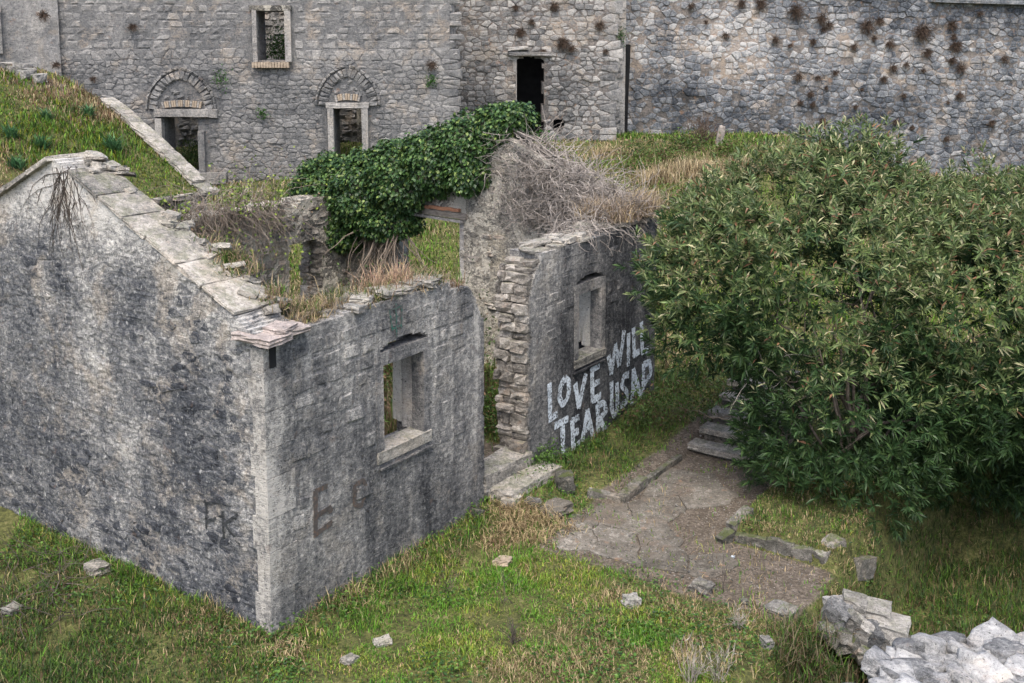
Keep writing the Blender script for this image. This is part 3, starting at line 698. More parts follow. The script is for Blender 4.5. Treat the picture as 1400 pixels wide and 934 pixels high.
def gable_strokes(lines, mat, name, wd):
    VV = []; FF = []; b = 0
    for ln in lines:
        pts = np.array([onG(*p) for p in ln]); n = 14; t = np.linspace(0, len(pts)-1, n); q = np.stack([np.interp(t, range(len(pts)), pts[:, i]) for i in (0, 1)], 1)
        g = np.gradient(q, axis=0); g /= np.linalg.norm(g, axis=1, keepdims=True); nn = np.stack([-g[:, 1], g[:, 0]], 1)
        for a in (-.5, .5):
            e = q+nn*wd*a; VV.append(np.stack([-e[:, 0], -disp_gab(-e[:, 0], e[:, 1])-.014, e[:, 1]], 1))
        i = np.arange(n-1); FF.append(np.stack([b+i, b+i+1, b+n+i+1, b+n+i], 1)); b += 2*n
    obj(name, mesh(name, np.vstack(VV), np.vstack(FF), mat), wg)
gable_strokes([[(282, 682), (284, 722)], [(282, 688), (304, 684)], [(284, 712), (306, 705)], [(306, 698), (308, 736)], [(308, 716), (328, 702)], [(310, 716), (330, 744)]], M['dkgreen_paint'], 'painted_scribble', .036)

# ------------------------------------------------------------------ sod roofed vault behind
vault = empty('grass_roofed_vault', K, HANG); tag(vault, 'low stone vault under a sloping roof of grass, behind the near gable', 'building')
vy = np.array([11.79, 12.6, 13.4, 14.3, 15.11, 16.16, 17.2, 18.2, 19.4, 21, 23.]); vz = np.array([3.33, 3.8, 4.25, 4.75, 5.18, 5.62, 6.0, 6.2, 6.1, 5.4, 4.2])
def vroof(y): return np.interp(y, vy, vz)
vx = np.linspace(-22, 8.8, 160); yy = np.linspace(11.79, 23, 80); A, B = np.meshgrid(vx, yy, indexing='ij')
def vz_at(x, y): return vroof(y)-.02+.07*fbm(x*.8, y*.8, 0, 3, 91)*np.clip((y-11.8)*2, 0, 1)+.18*sm(5.5, 2, x)*sm(12.2, 14, y)
Z = vz_at(A, B); i0 = np.arange(160*80).reshape(160, 80)
f = np.stack([i0[:-1, :-1].ravel(), i0[1:, :-1].ravel(), i0[1:, 1:].ravel(), i0[:-1, 1:].ravel()], 1)
dv = np.clip(sm(.15, .4, fbm(A*.6, B*.6, 0, 3, 92))*.8+sm(5.6, 4.2, A)*sm(13.6, 12.4, B)*.8, 0, 1).ravel()
obj('turf_roof', mesh('turf_roof', np.stack([A.ravel(), B.ravel(), Z.ravel()], 1), f, M['ground'], np.stack([dv, dv*0, dv*0], 1), True), vault)
wv = wall_mesh('end_wall', -23, -11.79, -.2, 6.3, .1, lambda X, Z: Z < vroof(-X)-.28, .8, lambda X, Z: .04*fbm(X*3, Z*4, 0, 3, 93), M['tower'], vault, (8.85, 0, 0), math.pi/2+math.pi, 4)
wv.location = (8.1, 0, 0)
wall_mesh('eave_wall', -20, 8.85, -.2, 3.35, .12, lambda X, Z: Z < 9, .7, lambda X, Z: .04*fbm(X*3, Z*4, 0, 3, 94), M['inner'], vault, (0, 11.72, 0), 0, 3)
y = 11.6; k = 0
while y < 15.3:
    L_ = rng.uniform(.4, .75); yc = y+L_*.43; a = math.atan2(float(vroof(yc+.3)-vroof(yc-.3)), .6)
    block('coping_stone', (.42, L_, .13), 900+k, M['coping'] if y < 15.4 else M['rock'], vault, (8.9, yc, float(vroof(max(yc, 11.8)))+.05-(.1 if y > 15.4 else 0)), (a, 0, rng.uniform(-.06, .06)), 4, .06, .12, 4)
    y += L_*math.cos(a); k += 1
for k in range(12): block('coping_stone', (rng.uniform(.3, .6), .35, .1), 930+k, M['rubble'], vault, (8.6-.55*k, 11.75, 3.3), (0, rng.uniform(-.05, .05), rng.uniform(-.1, .1)), 2, .1, .15)
for k in range(8): block('ridge_stone', (rng.uniform(.3, .7), .35, .25), 950+k, M['rock'], vault, (8.3-rng.uniform(0, 1), 17.0+.25*k, float(vroof(17+.25*k))+.05), (0, 0, rng.uniform(0, 3)), 3, .3, .2)

# ------------------------------------------------------------------ fortress walls
pool_t = make_pool(M['tower'], .12, .22, 16, 5); pool_m = make_pool(M['mid'], .15, .25, 14, 6); pool_r = make_pool(M['right'], .55, .18, 20, 7)
tower = empty('fortress_tower', (-8.2, 35, 0)); tag(tower, 'broad grey fortress tower with two pointed-arch doorways and one upper window', 'tower')
TX = -8.2
D1 = (-11.33, -9.66, 4.72); D2 = (-5.86, -4.55, 4.98)
def in_t(X, Z):
    x = X+TX
    ok = ~((x > -11.05) & (x < -9.95) & (Z > 2.65) & (Z < 4.5)) & ~((x > -5.65) & (x < -4.78) & (Z > 2.6) & (Z < 4.75)) & ~((x > -7.98) & (x < -7.12) & (Z > 6.25) & (Z < 7.82))
    return ok
wt = wall_mesh('front_wall', -6.1, 6.25, 1.5, 10.5, .09, in_t, 1.1, lambda X, Z: .0+.02*fbm(X*3, Z*4, 0, 3, 101), M['mortar_t'], tower, (0, 0, 0), 0, 4)
def arch_z(x, cx, a, r, s):
    c = (r*r-a*a)/(2*a); u_ = np.abs(x-cx); return s+np.sqrt(np.clip((a+c)**2-(u_+c)**2, 0, None))
def in_ts(X, Z):
    x = X+TX; ok = in_t(X, Z)
    for cx, a, r, s, (d0, d1, dz) in ((-10.5, 1.1, 1.22, 4.75, D1), (-5.2, 1.0, 1.2, 4.85, D2)):
        ok &= ~((np.abs(x-cx) < a) & (Z > s-.02) & (Z < arch_z(x, cx, a, r, s)))
        ok &= ~((x > d0) & (x < d1) & (Z < dz) & (Z > 2.4))
    ok &= ~((x > -8.2) & (x < -6.9) & (Z > 6.0) & (Z < 8.0))
    return ok
rng = np.random.default_rng(11)
ls = courses(-6.1, 6.25, 6.42, 8.9, (.2, .27), (.24, .55), in_ts, rng, .012, 0, (.0, .012), .1, .008)
place_stones(ls, wt, pool_t, 150)
rubble(-6.1, 6.25, 1.95, 6.4, .27, .155, in_ts, wt, M['tower'], rng, (.0, .022), lambda a, b: float(.02*fbm(a*3, b*4, 0, 3, 101)), maxobj=150)
obj_side = wall_mesh('side_wall', .0, 6.5, 1.5, 10.5, .3, lambda X, Z: Z < 99, .5, lambda X, Z: 0*X, M['mortar_t'], tower, (6.25, .3, 0), math.pi/2, 2)
ls = courses(.0, 4.0, 2.4, 9, (.2, .3), (.3, .6), lambda a, b: a < 4.1, rng, .02, 0, (0, .03), .16, .01)
place_stones(ls, obj_side, pool_t, 40)
# room behind the openings
wi = wall_mesh('inner_wall', -6.1, 6.2, 1.5, 10.5, .3, lambda X, Z: Z < 99, .4, lambda X, Z: .05*fbm(X*2, Z*2, 0, 3, 102), M['mortar_t'], tower, (0, 4.2, 0), 0, 2)
ls = []
for (a, b, c, d) in ((-3.6, -1.1, 2.0, 5.2), (1.7, 4.3, 2.4, 5.4), (-.6, 2.2, 5.8, 8.2)): ls += courses(a, b, c, d, (.16, .26), (.2, .5), lambda X, Z: Z < 99, rng, .02, .15, (.0, .06), .2, .03)
place_stones(ls, wi, pool_t, 120)
def post(name, w_, h, d, x, z, mt, par, seed, ry=0): return block(name, (w_, d, h), seed, mt, par, (x-TX, -.02, z), (0, ry, 0), 4, .015, .05)
post('door_jamb', .2, 1.9, .3, -11.2, 3.5, M['frame'], wt, 1000); post('door_jamb', .2, 1.5, .3, -9.86, 3.3, M['tower'], wt, 1001)
post('lintel', 1.75, .24, .32, -10.45, 4.62, M['frame'], wt, 1002); post('lintel', .26, .26, .3, -9.45, 4.6, M['frame'], wt, 1003)
post('sill', 1.0, .35, .5, -9.6, 2.55, M['frame'], wt, 1004)
post('door_jamb', .18, 2.3, .3, -5.74, 3.7, M['frame'], wt, 1005); post('door_jamb', .2, 2.3, .3, -4.66, 3.7, M['frame'], wt, 1006)
post('lintel', 1.36, .17, .32, -5.2, 4.86, M['frame'], wt, 1007); post('post', .16, 2.2, .3, -5.42, 3.6, M['inner'], wi, 1008)
post('window_jamb', .2, 1.75, .3, -7.02, 7.1, M['frame'], wt, 1009); post('window_jamb', .14, 1.75, .3, -8.06, 7.1, M['frame'], wt, 1010)
post('lintel', 1.3, .16, .3, -7.55, 7.9, M['inner'], wt, 1011)
for k in range(13): block('sill_brick', (.075, .34, .17), 1020+k, M['palebrick'], wt, (-8.12+.09*k-TX, -.06, 6.13), (0, 0, 0), 2, .05, .1)
for (cx, s, n, wd) in ((-10.45, 4.76, 17, 1.25), (-5.2, 4.97, 10, .8)):
    for k in range(n):
        t = (k+.5)/n*2-1; block('arch_brick', (wd/n*.82, .14, .2), 1040+k, (M['palebrick'], M['frame'])[(k*7) % 3 == 0], wt, (cx+t*wd/2-TX, -.04, s+.1+.06*(1-t*t)), (0, t*.25, 0), 2, .06, .1)
for (cx, a, r, s) in ((-10.5, .88, 1.1, 4.72), (-5.2, .8, 1.06, 4.84)):
    c = (r*r-a*a)/(2*a); RR = a+c; th1 = math.atan2(r, c); n = 10
    for sg in (-1, 1):
        for k in range(n):
            th = th1*(k+.5)/n; x = RR*math.cos(th)-c; z = RR*math.sin(th)
            s_ = random.choice(pool_t)
            obj('arch_stone', s_[2], wt, (cx+sg*x-TX, .02, s+z), (0, -sg*th, 0), (.3, .16, RR*th1/n*.96))
        for k in range(9):
            th = th1*(k+.5)/9; R2 = RR+.21; x = R2*math.cos(th)-c; z = R2*math.sin(th)
            obj('arch_moulding', random.choice(pool_t)[2], wt, (cx+sg*x-TX, .0, s+z), (0, -sg*th, 0), (.09, .16, R2*th1/9*1.0))
    # tympanum fill
    for k in range(16):
        x = rng.uniform(-.5, .5); z = rng.uniform(.3, .85)
        if z < .9-abs(x)*1.2: obj('stone', random.choice(pool_t)[2], wt, (cx+x-TX, .03, s+z), (0, rng.uniform(-.2, .2), 0), (rng.uniform(.14, .26), .14, .12))
# mid wall
mid = empty('fortress_mid_wall', (0, 38, 0)); tag(mid, 'rough fortress wall set back between the tower and the long wall, with one black doorway', 'wall')
def in_m(X, Z): return ~((X > .13) & (X < 1.06+.04*fbm(X*0+2, Z*4, 0, 2, 110)) & (Z > 3.55) & (Z < 6.27+.08*np.cos((X-.6)*2.6)-.05)) & ~(((X-1.6)/.2)**2+((Z-4.0)/.2)**2 < 1)
wm = wall_mesh('wall', -2.6, 3.36, 2, 10.5, .08, in_m, 1.2, lambda X, Z: .005+.05*fbm(X*2, Z*3, 0, 4, 111), M['mortar_r'], mid, (0, 0, 0), 0, 5, .05)
rubble(-2.6, 3.36, 2.6, 8.8, .29, .17, in_m, wm, M['mid'], rng, (.0, .035), lambda a, b: float(.05*fbm(a*2, b*3, 0, 4, 111)))
wall_mesh('painted_dark_room', -2.0, 3.2, 2, 8, .4, lambda X, Z: Z < 99, .3, lambda X, Z: 0*X, M['black'], mid, (0, 2.2, 0), 0, 1)  # black backing wall: the room's darkness is put into its colour
block('lintel', (1.5, .5, .14), 1100, M['mid'], wm, (.62, .05, 6.42), (0, .03, 0), 4, .08, .15); block('lintel', (.7, .5, .12), 1101, M['mid'], wm, (.2, .0, 6.6), (0, -.06, 0), 4, .1, .15)
block('door_jamb', (.12, .4, 2.6), 1102, M['frame'], wm, (.1, .2, 5.0), (0, 0, 0), 4, .02, .05)
# buttress strip and long right wall
rw = empty('fortress_long_wall', (3.5, 41, 0)); tag(rw, 'long tall fortress wall of round grey stones with brown tufts, behind the bush', 'wall')
wc = wall_mesh('wall', -.8, 26, .3, 10.5, .2, lambda X, Z: Z < 99, 1.2, lambda X, Z: -.008+.06*fbm(X*1.2, Z*1.6, 0, 4, 121), M['mortar_r'], rw, (0, 0, 0), 0, 4)
rubble(-.8, 16.5, 1.3, 8.9, .30, .205, lambda a, b: b < 99, wc, M['right'], rng, (-.02, .03), lambda a, b: float(.06*fbm(a*1.2, b*1.6, 0, 4, 121)), .42, .36, .009, .025)
wbt = wall_mesh('buttress', -.05, .5, 2.5, 10.5, .09, lambda X, Z: Z < 99, .8, lambda X, Z: .04*fbm(X*3, Z*4, 0, 3, 123), M['mid'], rw, (.1, -.9, 0), 0, 4)
place_stones(courses(-.05, .5, 2.8, 8.6, (.18, .28), (.2, .3), lambda a, b: (a > -.05)&(a < .5), rng, .02, .1, (0, .04), .2, .03), wbt, pool_m, 40)
block('coping', (5.5, .3, .2), 1150, M['right'], rw, (14.6, -.1, 8.25), (0, .03, 0), 6, .02, .1)
for k, (x, w_) in enumerate(((-.1, .1), (.72, .2))): block('painted_gap_shade', (w_, .1, 3.6), 1156+k, M['black'], rw, (x, -.06-.86*(k == 0), 4.9), (0, .02, 0), 5, .02, .12)  # thin black strips paint the shade of two gaps
# left return of the tower
lt = empty('left_fortress_wall', (-14.3, 35.05, 0)); tag(lt, 'stained pale plastered fortress wall with a tall slit window, top left corner', 'wall')
def in_l(X, Z): return ~((X > -2.02) & (X < -1.72) & (Z > 6.6) & (Z < 7.7))
wlt = wall_mesh('wall', -8, .05, 1.5, 10.5, .08, in_l, .9, lambda X, Z: .05*fbm(X*3, Z*1.2, 0, 4, 131)+.25*sm(-.9, -.4, X), M['mid'], lt, (0, 0, 0), R(20), 4)
block('window_jamb', (.12, .3, 1.3), 1160, M['frame'], wlt, (-1.66, 0, 7.15), (0, 0, 0), 3, .02, .08); block('window_jamb', (.12, .3, 1.3), 1161, M['frame'], wlt, (-2.08, 0, 7.15), (0, 0, 0), 3, .02, .08)
block('lintel', (.6, .3, .2), 1162, M['frame'], wlt, (-1.87, -.02, 7.85), (0, 0, 0), 3, .02, .08); block('slit_backing', (.5, .2, 1.3), 1163, M['black'], wlt, (-1.87, .7, 7.15))  # black panel paints the dark inside the slit

# ------------------------------------------------------------------ path, kerbs, steps, loose stones
def clip_poly(poly, n, c):
    out = []
    for i in range(len(poly)):
        a, b = poly[i], poly[(i+1) % len(poly)]; da, db = a@n-c, b@n-c
        if da <= 0: out.append(a)
        if da*db < 0: out.append(a+(b-a)*da/(da-db))
    return out
def inpoly(p, poly):
    r = False; j = len(poly)-1
    for i in range(len(poly)):
        if (poly[i][1] > p[1]) != (poly[j][1] > p[1]) and p[0] < (poly[j][0]-poly[i][0])*(p[1]-poly[i][1])/(poly[j][1]-poly[i][1])+poly[i][0]: r = not r
        j = i
    return r
path = empty('cracked_path', (0, 0, 0)); path['kind'] = 'structure'
outl = [atz(*p, .03)[:2] for p in [(742, 748), (772, 706), (835, 696), (868, 672), (915, 648), (960, 640), (1000, 655), (965, 690), (950, 725), (962, 752), (1000, 772), (1014, 806), (985, 812), (940, 790), (880, 772), (800, 758)]]
rg = np.random.default_rng(5); seeds = []
lo = np.min(outl, 0); hi = np.max(outl, 0)
_t = 0
while len(seeds) < 60 and _t < 6000:
    _t += 1
    p = lo-.3+(hi-lo+.6)*rg.random(2)
    if all(np.linalg.norm(p-q) > .2+.5*rg.random() for q in seeds) or rg.random() < .02: seeds.append(p)
for p in seeds:
    if not inpoly(p, outl): continue
    poly = [p+np.array(c)*1.1 for c in ((-1, -1), (1, -1), (1, 1), (-1, 1))]
    for q in seeds:
        if q is p: continue
        n = q-p; L_ = np.linalg.norm(n)
        if L_ > 2.6: continue
        poly = clip_poly(poly, n/L_, (p+q)@(n/L_)/2-.004)
        if len(poly) < 3: break
    if len(poly) < 3: continue
    pp = []
    for i in range(len(poly)):
        a, b = poly[i], poly[(i+1) % len(poly)]; pp.append(a)
        if np.linalg.norm(a-b) > .15: pp.append(a*.67+b*.33+rg.normal(0, .02, 2)); pp.append(a*.33+b*.67+rg.normal(0, .02, 2))
    m = len(pp); c = np.mean(pp, 0); z0 = float(terrain(*c))+.022+rg.uniform(-.003, .004); tx, ty = rg.normal(0, .006, 2)
    zz = lambda a: z0+(a-c)@np.array([tx, ty])
    V_ = [(a[0], a[1], zz(a)-.005) for a in pp]+[(*(c+(a-c)*.985), zz(a)) for a in pp]+[(a[0], a[1], z0-.08) for a in pp]+[(*c, z0+.002)]
    F3 = [(m+i, m+(i+1) % m, 3*m) for i in range(m)]; F4 = [(i, (i+1) % m, m+(i+1) % m, m+i) for i in range(m)]+[(2*m+i, 2*m+(i+1) % m, (i+1) % m, i) for i in range(m)]
    obj('path_slab', mesh('path_slab', V_, [np.array(F4), np.array(F3)], M['concrete']), path)

def bar(name, a, b, w_, h, seed, mat=None, parent=None, top=.12, n=5, rnd=.04, rough=.1):
    """stone bar between two pixels on the ground"""
    A, B = onT(*a), onT(*b); c = (A+B)/2; d = B-A; L_ = math.hypot(d[0], d[1])
    return block(name, (L_, w_, h), seed, mat or M['mossrock'], parent, (c[0], c[1], c[2]+top-h/2), (0, -math.atan2(d[2], L_), math.atan2(d[1], d[0])), n, rnd, rough, 3)
k1 = empty('left_kerb', onT(845, 685)); tag(k1, 'low angled kerb of pale stone on the left edge of the path below the lettering', 'kerb')
def reparent(o, p): o.parent = p; o.location = Vector(o.location)-p.location; return o
for k, (a, b) in enumerate([((803, 677), (848, 687)), ((848, 690), (880, 662)), ((880, 662), (906, 645)), ((905, 645), (930, 627))]):
    reparent(bar('kerb_stone', a, b, (.13, .16, .1, .09)[k], .3, 1200+k, M['mossrock'], None, (.1, .14, .08, .08)[k]), k1)
k2 = empty('bed_edging', onT(1070, 750)); tag(k2, 'mossy stone edging with a large corner block round the bed under the bush', 'edging')
for k, (a, b, w_, tp) in enumerate([((1000, 725), (1026, 700), .17, .1), ((985, 742), (1004, 728), .16, .08), ((1006, 738), (1050, 745), .13, .1), ((1050, 745), (1085, 755), .14, .12), ((1085, 756), (1112, 760), .14, .1)]):
    reparent(bar('edging_stone', a, b, w_, .3, 1210+k, M['mossrock'], None, tp), k2)
reparent(bar('corner_block', (1120, 764), (1150, 738), .24, .5, 1217, M['mossrock'], None, .1, 6, .12, .1), k2)
rk = bar('half_buried_block', (1166, 768), (1188, 764), .22, .3, 1218, M['mossrock'], None, .05, 6, .06, .06); tag(rk, 'squared grey block half buried right of the bed edging', 'block')
st = empty('rising_steps', onT(985, 620)); tag(st, 'worn stone steps climbing away between the house and the bush', 'steps')
for k in range(6):
    x = 8.26+.46*k; c = HW(x, -2.12+.03*k, .10+.155*k)
    reparent(block('riser', (.3, 1.1, .3), 1220+k, M['mossrock'], None, c-np.array([-.05, -.05, .2]), (0, .02, HANG), 3, .03, .1, 4), st); reparent(block('step', (.36, 1.2-.06*(k % 2), .1), 1230+k, M['coping'], None, c+np.array([0, 0, .04]), (0, .02, HANG+rg.uniform(-.04, .04)), 5, .03, .1, 4), st)
# broken stair bottom right
bs = empty('broken_stair', onT(1150, 830)); tag(bs, 'broken stone stair with a sloping parapet going down to the sunken grass', 'stair')
def cb(name, size, px, Y, seed, rot, mat, n=6, rnd=.1, rough=.14): return reparent(block(name, size, seed, mat, None, atY(px[0], px[1], Y), rot, n, rnd, rough, 3), bs)
for k in range(7):
    f_ = k/6; cb('parapet_stone', (.34-.02*(k % 2), .24+.05*(k % 3 == 0), .5), (1138+f_*92, 848+f_*56), 13.2-.12*f_, 1241+k*3, (.1, .42, -.5+.16*(k % 2)), M['rock'] if k % 3 else M['fore'], 6, .3, .16)
cb('parapet_stone', (.34, .3, .16), (1146, 829), 13.3, 1290, (0, .1, .3), M['fore'], 5, .2, .1); cb('parapet_stone', (.3, .3, .16), (1168, 824), 13.35, 1291, (0, .15, -.3), M['rock'], 5, .15, .1)
for k in range(12): cb('parapet_stone', (.2, .16, .14), (1128+k*8+4*(k % 3), 862+k*5+9*(k % 2)), 12.85, 1262+k, (.3, .3, k), M['mossrock'], 3, .3, .12)
cb('step', (.5, .42, .2), (1190, 836), 13.45, 1243, (0, .06, -.35), M['rock'], 5, .06, .1); cb('step', (.5, .46, .22), (1213, 858), 13.25, 1244, (0, .08, -.4), M['rock'], 5, .05, .1)
cb('step', (.55, .45, .22), (1240, 890), 13.1, 1245, (0, .06, -.45), M['rock'], 5, .05, .1); cb('step', (.55, .5, .22), (1262, 908), 12.9, 1246, (0, .06, -.45), M['rock'], 5, .05, .1)
# loose stones
LS = [((772, 668), .34, .32, 'mossrock', 'dark angular boulder standing between the doorstep and the path'), ((757, 702), .5, .14, 'concrete', 'flat slab edge at the corner of the path below the boulder'),
 ((133, 781), .32, .13, 'coping', 'pale square stone lying in the grass below the gable wall'), ((16, 838), .2, .1, 'rock', 'small white stone at the left edge of the grass'),
 ((688, 771), .26, .08, 'palebrick', 'yellowish flat stone in the grass near the front wall'), ((863, 828), .2, .14, 'rock', 'rounded pale stone in the grass below the path'),
 ((960, 809), .26, .16, 'rock', 'white angular stone at the lower tip of the path'), ((1068, 836), .34, .08, 'rock', 'long flat pale stone beside the dirt near the stair'),
 ((1018, 826), .1, .06, 'rock', 'tiny white stone just left of the long flat pale stone'), ((728, 694), .22, .14, 'rock', 'grey stone among dry grass left of the path slab'),
 ((523, 881), .2, .06, 'coping', 'flat grey stone in the green foreground grass'), ((478, 905), .18, .06, 'coping', 'flat brownish stone near the bottom edge of the photo'),
 ((1048, 883), .16, .1, 'rock', 'small pale stone on the brink of the bank by the stair'), ((652, 706), .18, .12, 'rock', 'dark stone hidden in weeds at the end of the front wall'), ((1002, 764), .05, .03, 'white', 'tiny white scrap on the cracked path')]
for k, (p, s, h, m_, lab) in enumerate(LS):
    c = onT(*p); mt = M['white_paint'] if m_ == 'white' else M[m_]
    tag(block('loose_stone' if m_ != 'white' else 'paper_scrap', (s, s*.8, h), 1300+k, mt, None, (c[0], c[1], c[2]+h*.3+.015), (rg.uniform(-.15, .15), rg.uniform(-.15, .15), rg.uniform(0, 3)), 4, .2, .2, 3), lab, 'stone' if m_ != 'white' else 'litter')
# gravel on path and dirt
V0, F0 = blockV(1, (1, 1, .6), 3, .4, .2); VV = []; FF = []; CC = []
for k in range(2600):
    hx = rg.uniform(3.4, 9.5); hy = rg.uniform(-5, -1.1)
    if rg.random() > float(dirt_mask(np.array(hx), np.array(hy))) or (rg.random() < .6 and 0): continue
    c = HW(hx, hy); a = rg.uniform(0, 6.3); s = rg.uniform(.006, .02)*(1 if rg.random() < .97 else 2); v = V0*s; v = np.stack([v[:, 0]*math.cos(a)-v[:, 1]*math.sin(a), v[:, 0]*math.sin(a)+v[:, 1]*math.cos(a), v[:, 2]], 1)
    VV.append(v+np.array([c[0], c[1], float(terrain(c[0], c[1]))+(.03 if inpoly(c[:2], outl) else .004)])); FF.append(F0+len(FF)*8); CC.append(np.tile([rg.random(), 1., 0], (8, 1)))
tag(obj('gravel', mesh('gravel', np.vstack(VV), np.vstack(FF), M['rock'], np.vstack(CC))), kind='stuff')

# foreground wall, bottom right
fw = empty('foreground_rubble_wall', (3.2, 7.2, 2.6)); tag(fw, 'bright rubble wall top in the bottom right corner, nearest the camera', 'wall')
ed = np.array([[2.22, 6.8], [2.5, 7.25], [2.95, 7.62], [3.4, 7.75], [3.95, 7.9], [4.9, 8.25]])
fr = np.random.default_rng(8)
def edge_pt(s):
    d = np.concatenate([[0], np.cumsum(np.linalg.norm(np.diff(ed, axis=0), axis=1))]); return np.array([np.interp(s*d[-1], d, ed[:, 0]), np.interp(s*d[-1], d, ed[:, 1])])
reparent(block('core', (3.6, 1.5, 2.7), 1400, M['fore'], None, (3.75, 6.88, 1.355), (0, 0, .42), 8, .02, .03, 6), fw)
k = 0
while k < 330:
    s = .07+.93*fr.random(); t = fr.random()**.9*1.3; p = edge_pt(s)+np.array([.45, -.9])/1.006*t; sz = fr.uniform(.12, .26) if k < 190 else fr.uniform(.05, .1)
    reparent(block('stone', (sz*fr.uniform(1, 1.7), sz*fr.uniform(.9, 1.3), sz*fr.uniform(.4, .7)), 1410+k, M['fore'], None, (p[0], p[1], 2.64+.07*min(s*1.6, 1)+fr.uniform(-.03, .03)+.05*float(fbm(p[0]*2, p[1]*2, 0, 2, 7))), (fr.uniform(-.35, .35), fr.uniform(-.35, .35), fr.uniform(0, 3.1)), 5 if k < 190 else 2, .3, .14, 2.6, k < 190), fw)
    k += 1
for k in range(46):   # face stones under the far edge
    p = edge_pt(.1+.9*fr.random()); sz = fr.uniform(.12, .25); reparent(block('stone', (sz*1.3, sz, sz*.8), 1700+k, M['fore'], None, (p[0]+.03, p[1]-.06, 2.55-fr.random()*.5), (fr.uniform(-.2, .2), fr.uniform(-.2, .2), fr.uniform(0, 3.1)), 5, .35, .13, 2.5, True), fw)

# ------------------------------------------------------------------ vegetation
gr = np.random.default_rng(21)
def jit(c, n, a): return np.clip(np.array(c)[None]*(1+gr.normal(0, a, (n, 1)))*(1+gr.normal(0, a*.35, (n, 3))), .004, .9)
def pick(n, palette, weights, a=.22):
    i = gr.choice(len(palette), n, p=np.array(weights)/np.sum(weights)); return np.clip(np.array(palette)[i]*(1+gr.normal(0, a, (n, 1))), .004, .9)
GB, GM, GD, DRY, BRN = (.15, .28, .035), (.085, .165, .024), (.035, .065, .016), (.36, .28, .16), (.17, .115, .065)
def ground_grass(n, xr, yr, keep, hfun, wd, colf, name, dens=2.0):
    X = gr.uniform(*xr, n); Y = 1/gr.uniform(1/yr[1], 1/yr[0], n)
    hx = (X-K[0])*U[0]+(Y-K[1])*U[1]; hy = (X-K[0])*V[0]+(Y-K[1])*V[1]
    px = 700+FPX*X/Y; k = keep(X, Y, hx, hy) > gr.random(n); k &= (px > -60) & (px < 1470)
    X, Y, hx, hy = X[k], Y[k], hx[k], hy[k]; m = len(X); Z = terrain(X, Y)
    cl = fbm(X*1.3, Y*1.3, 0, 3, 61); cl2 = fbm(X*5, Y*5, 0, 2, 63)
    h = hfun(hx, hy, cl, cl2)*gr.uniform(.5, 1.3, m)
    az = gr.uniform(0, 6.28, m); ln = np.abs(gr.normal(.35, .3, m))
    v, f, c = blades(np.stack([X, Y, Z-.01], 1), h, np.full(m, wd)*gr.uniform(.6, 1.4, m), ln, az, colf(hx, hy, cl, cl2, m), gr.uniform(.2, 1.0, m))
    return tag(obj(name, mesh(name, v, f, M['grass'], c)), kind='stuff')
def outside(hx, hy): return ~((hx > -.02) & (hx < 9.76) & (hy > -.02) & (hy < 8.05))
def keep1(X, Y, hx, hy):
    d = dirt_mask(hx+.25*fbm(X*3, Y*3, 0, 3, 71), hy+.25*fbm(X*3, Y*3, 5, 3, 72))
    k = (1-d)**1.5*.93+.06
    k *= np.clip(.62+1.1*fbm(X*2.2, Y*2.2, 0, 3, 73), .1, 1)
    inner = (hx > 4.3) & (hx < 9) & (hy > .6) & (hy < 7.3)
    return np.where(outside(hx, hy), k, np.where(inner, .5*sm(.8, 1.6, hy)+.05, 0))
def h1(hx, hy, cl, c2):
    h = .055+.05*np.clip(cl*2+.4, 0, 1)+.04*np.clip(c2*2, 0, 1)
    h += .10*sm(-.9, -.1, hy)*sm(-.5, .5, hx)+.06*sm(-1.2, 0, hx)*sm(0, 1, hy)+.05*sm(0, -2, hx)+.08*sm(-5.0, -5.4, hy)
    return np.where(outside(hx, hy), h, .3+.3*np.clip(cl*2, 0, 1))
def c1(hx, hy, cl, c2, m):
    a = pick(m, [GB, GM, (.22, .27, .045), DRY], [4, 3.4, 2.4, 1.2]); b = pick(m, [DRY, (.42, .34, .19), BRN, GM], [4, 2, 1.5, 1.5]); d = pick(m, [GD, GM, BRN, (.05, .085, .03)], [4, 3, 1.6, 2])
    dk = np.clip(.75*sm(.6, -1.8, hx)+.9*sm(-5., -5.5, hy)+.7*sm(5.3, 6, hx)*sm(-2, -1, hy)+.8*(~outside(hx, hy))+.6*sm(5, 6, hx)*sm(-3, -3.5, hy)+.35*sm(-1.3, -.3, hy), 0, .93)  # dk: darker blades, with shade of bush and hollow put into the colour
    dr = np.clip(sm(-.05, .25, fbm(hx*1.1, hy*1.1, 0, 3, 75)+.25*c2)*.85+.55*sm(-2.9, -3.5, hy)*sm(2.6, 3.4, hx)*sm(-5, -4.5, hy)+.45*np.exp(-((hx-3.7)/1.0)**2-((hy+.7)/.45)**2)*1.5, 0, .9)
    sel = sm(-.08, .1, fbm(hx*1.6, hy*1.6, 7, 3, 78))[:, None]; a = np.where(gr.random(m)[:, None] < sel, a*np.array([.8, 1.02, .8]), a*np.array([1.25, 1.08, 1.15]))
    r = gr.random(m)[:, None]; r2 = gr.random(m)[:, None]
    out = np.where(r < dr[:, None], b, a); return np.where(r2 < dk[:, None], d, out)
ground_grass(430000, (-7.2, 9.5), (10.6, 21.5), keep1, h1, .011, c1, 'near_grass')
def keep2(X, Y, hx, hy): return np.where(outside(hx, hy) & (hx > -2), 1, 0)
def h2(hx, hy, cl, c2): return .12+.14*np.clip(cl*2+.3, 0, 1)
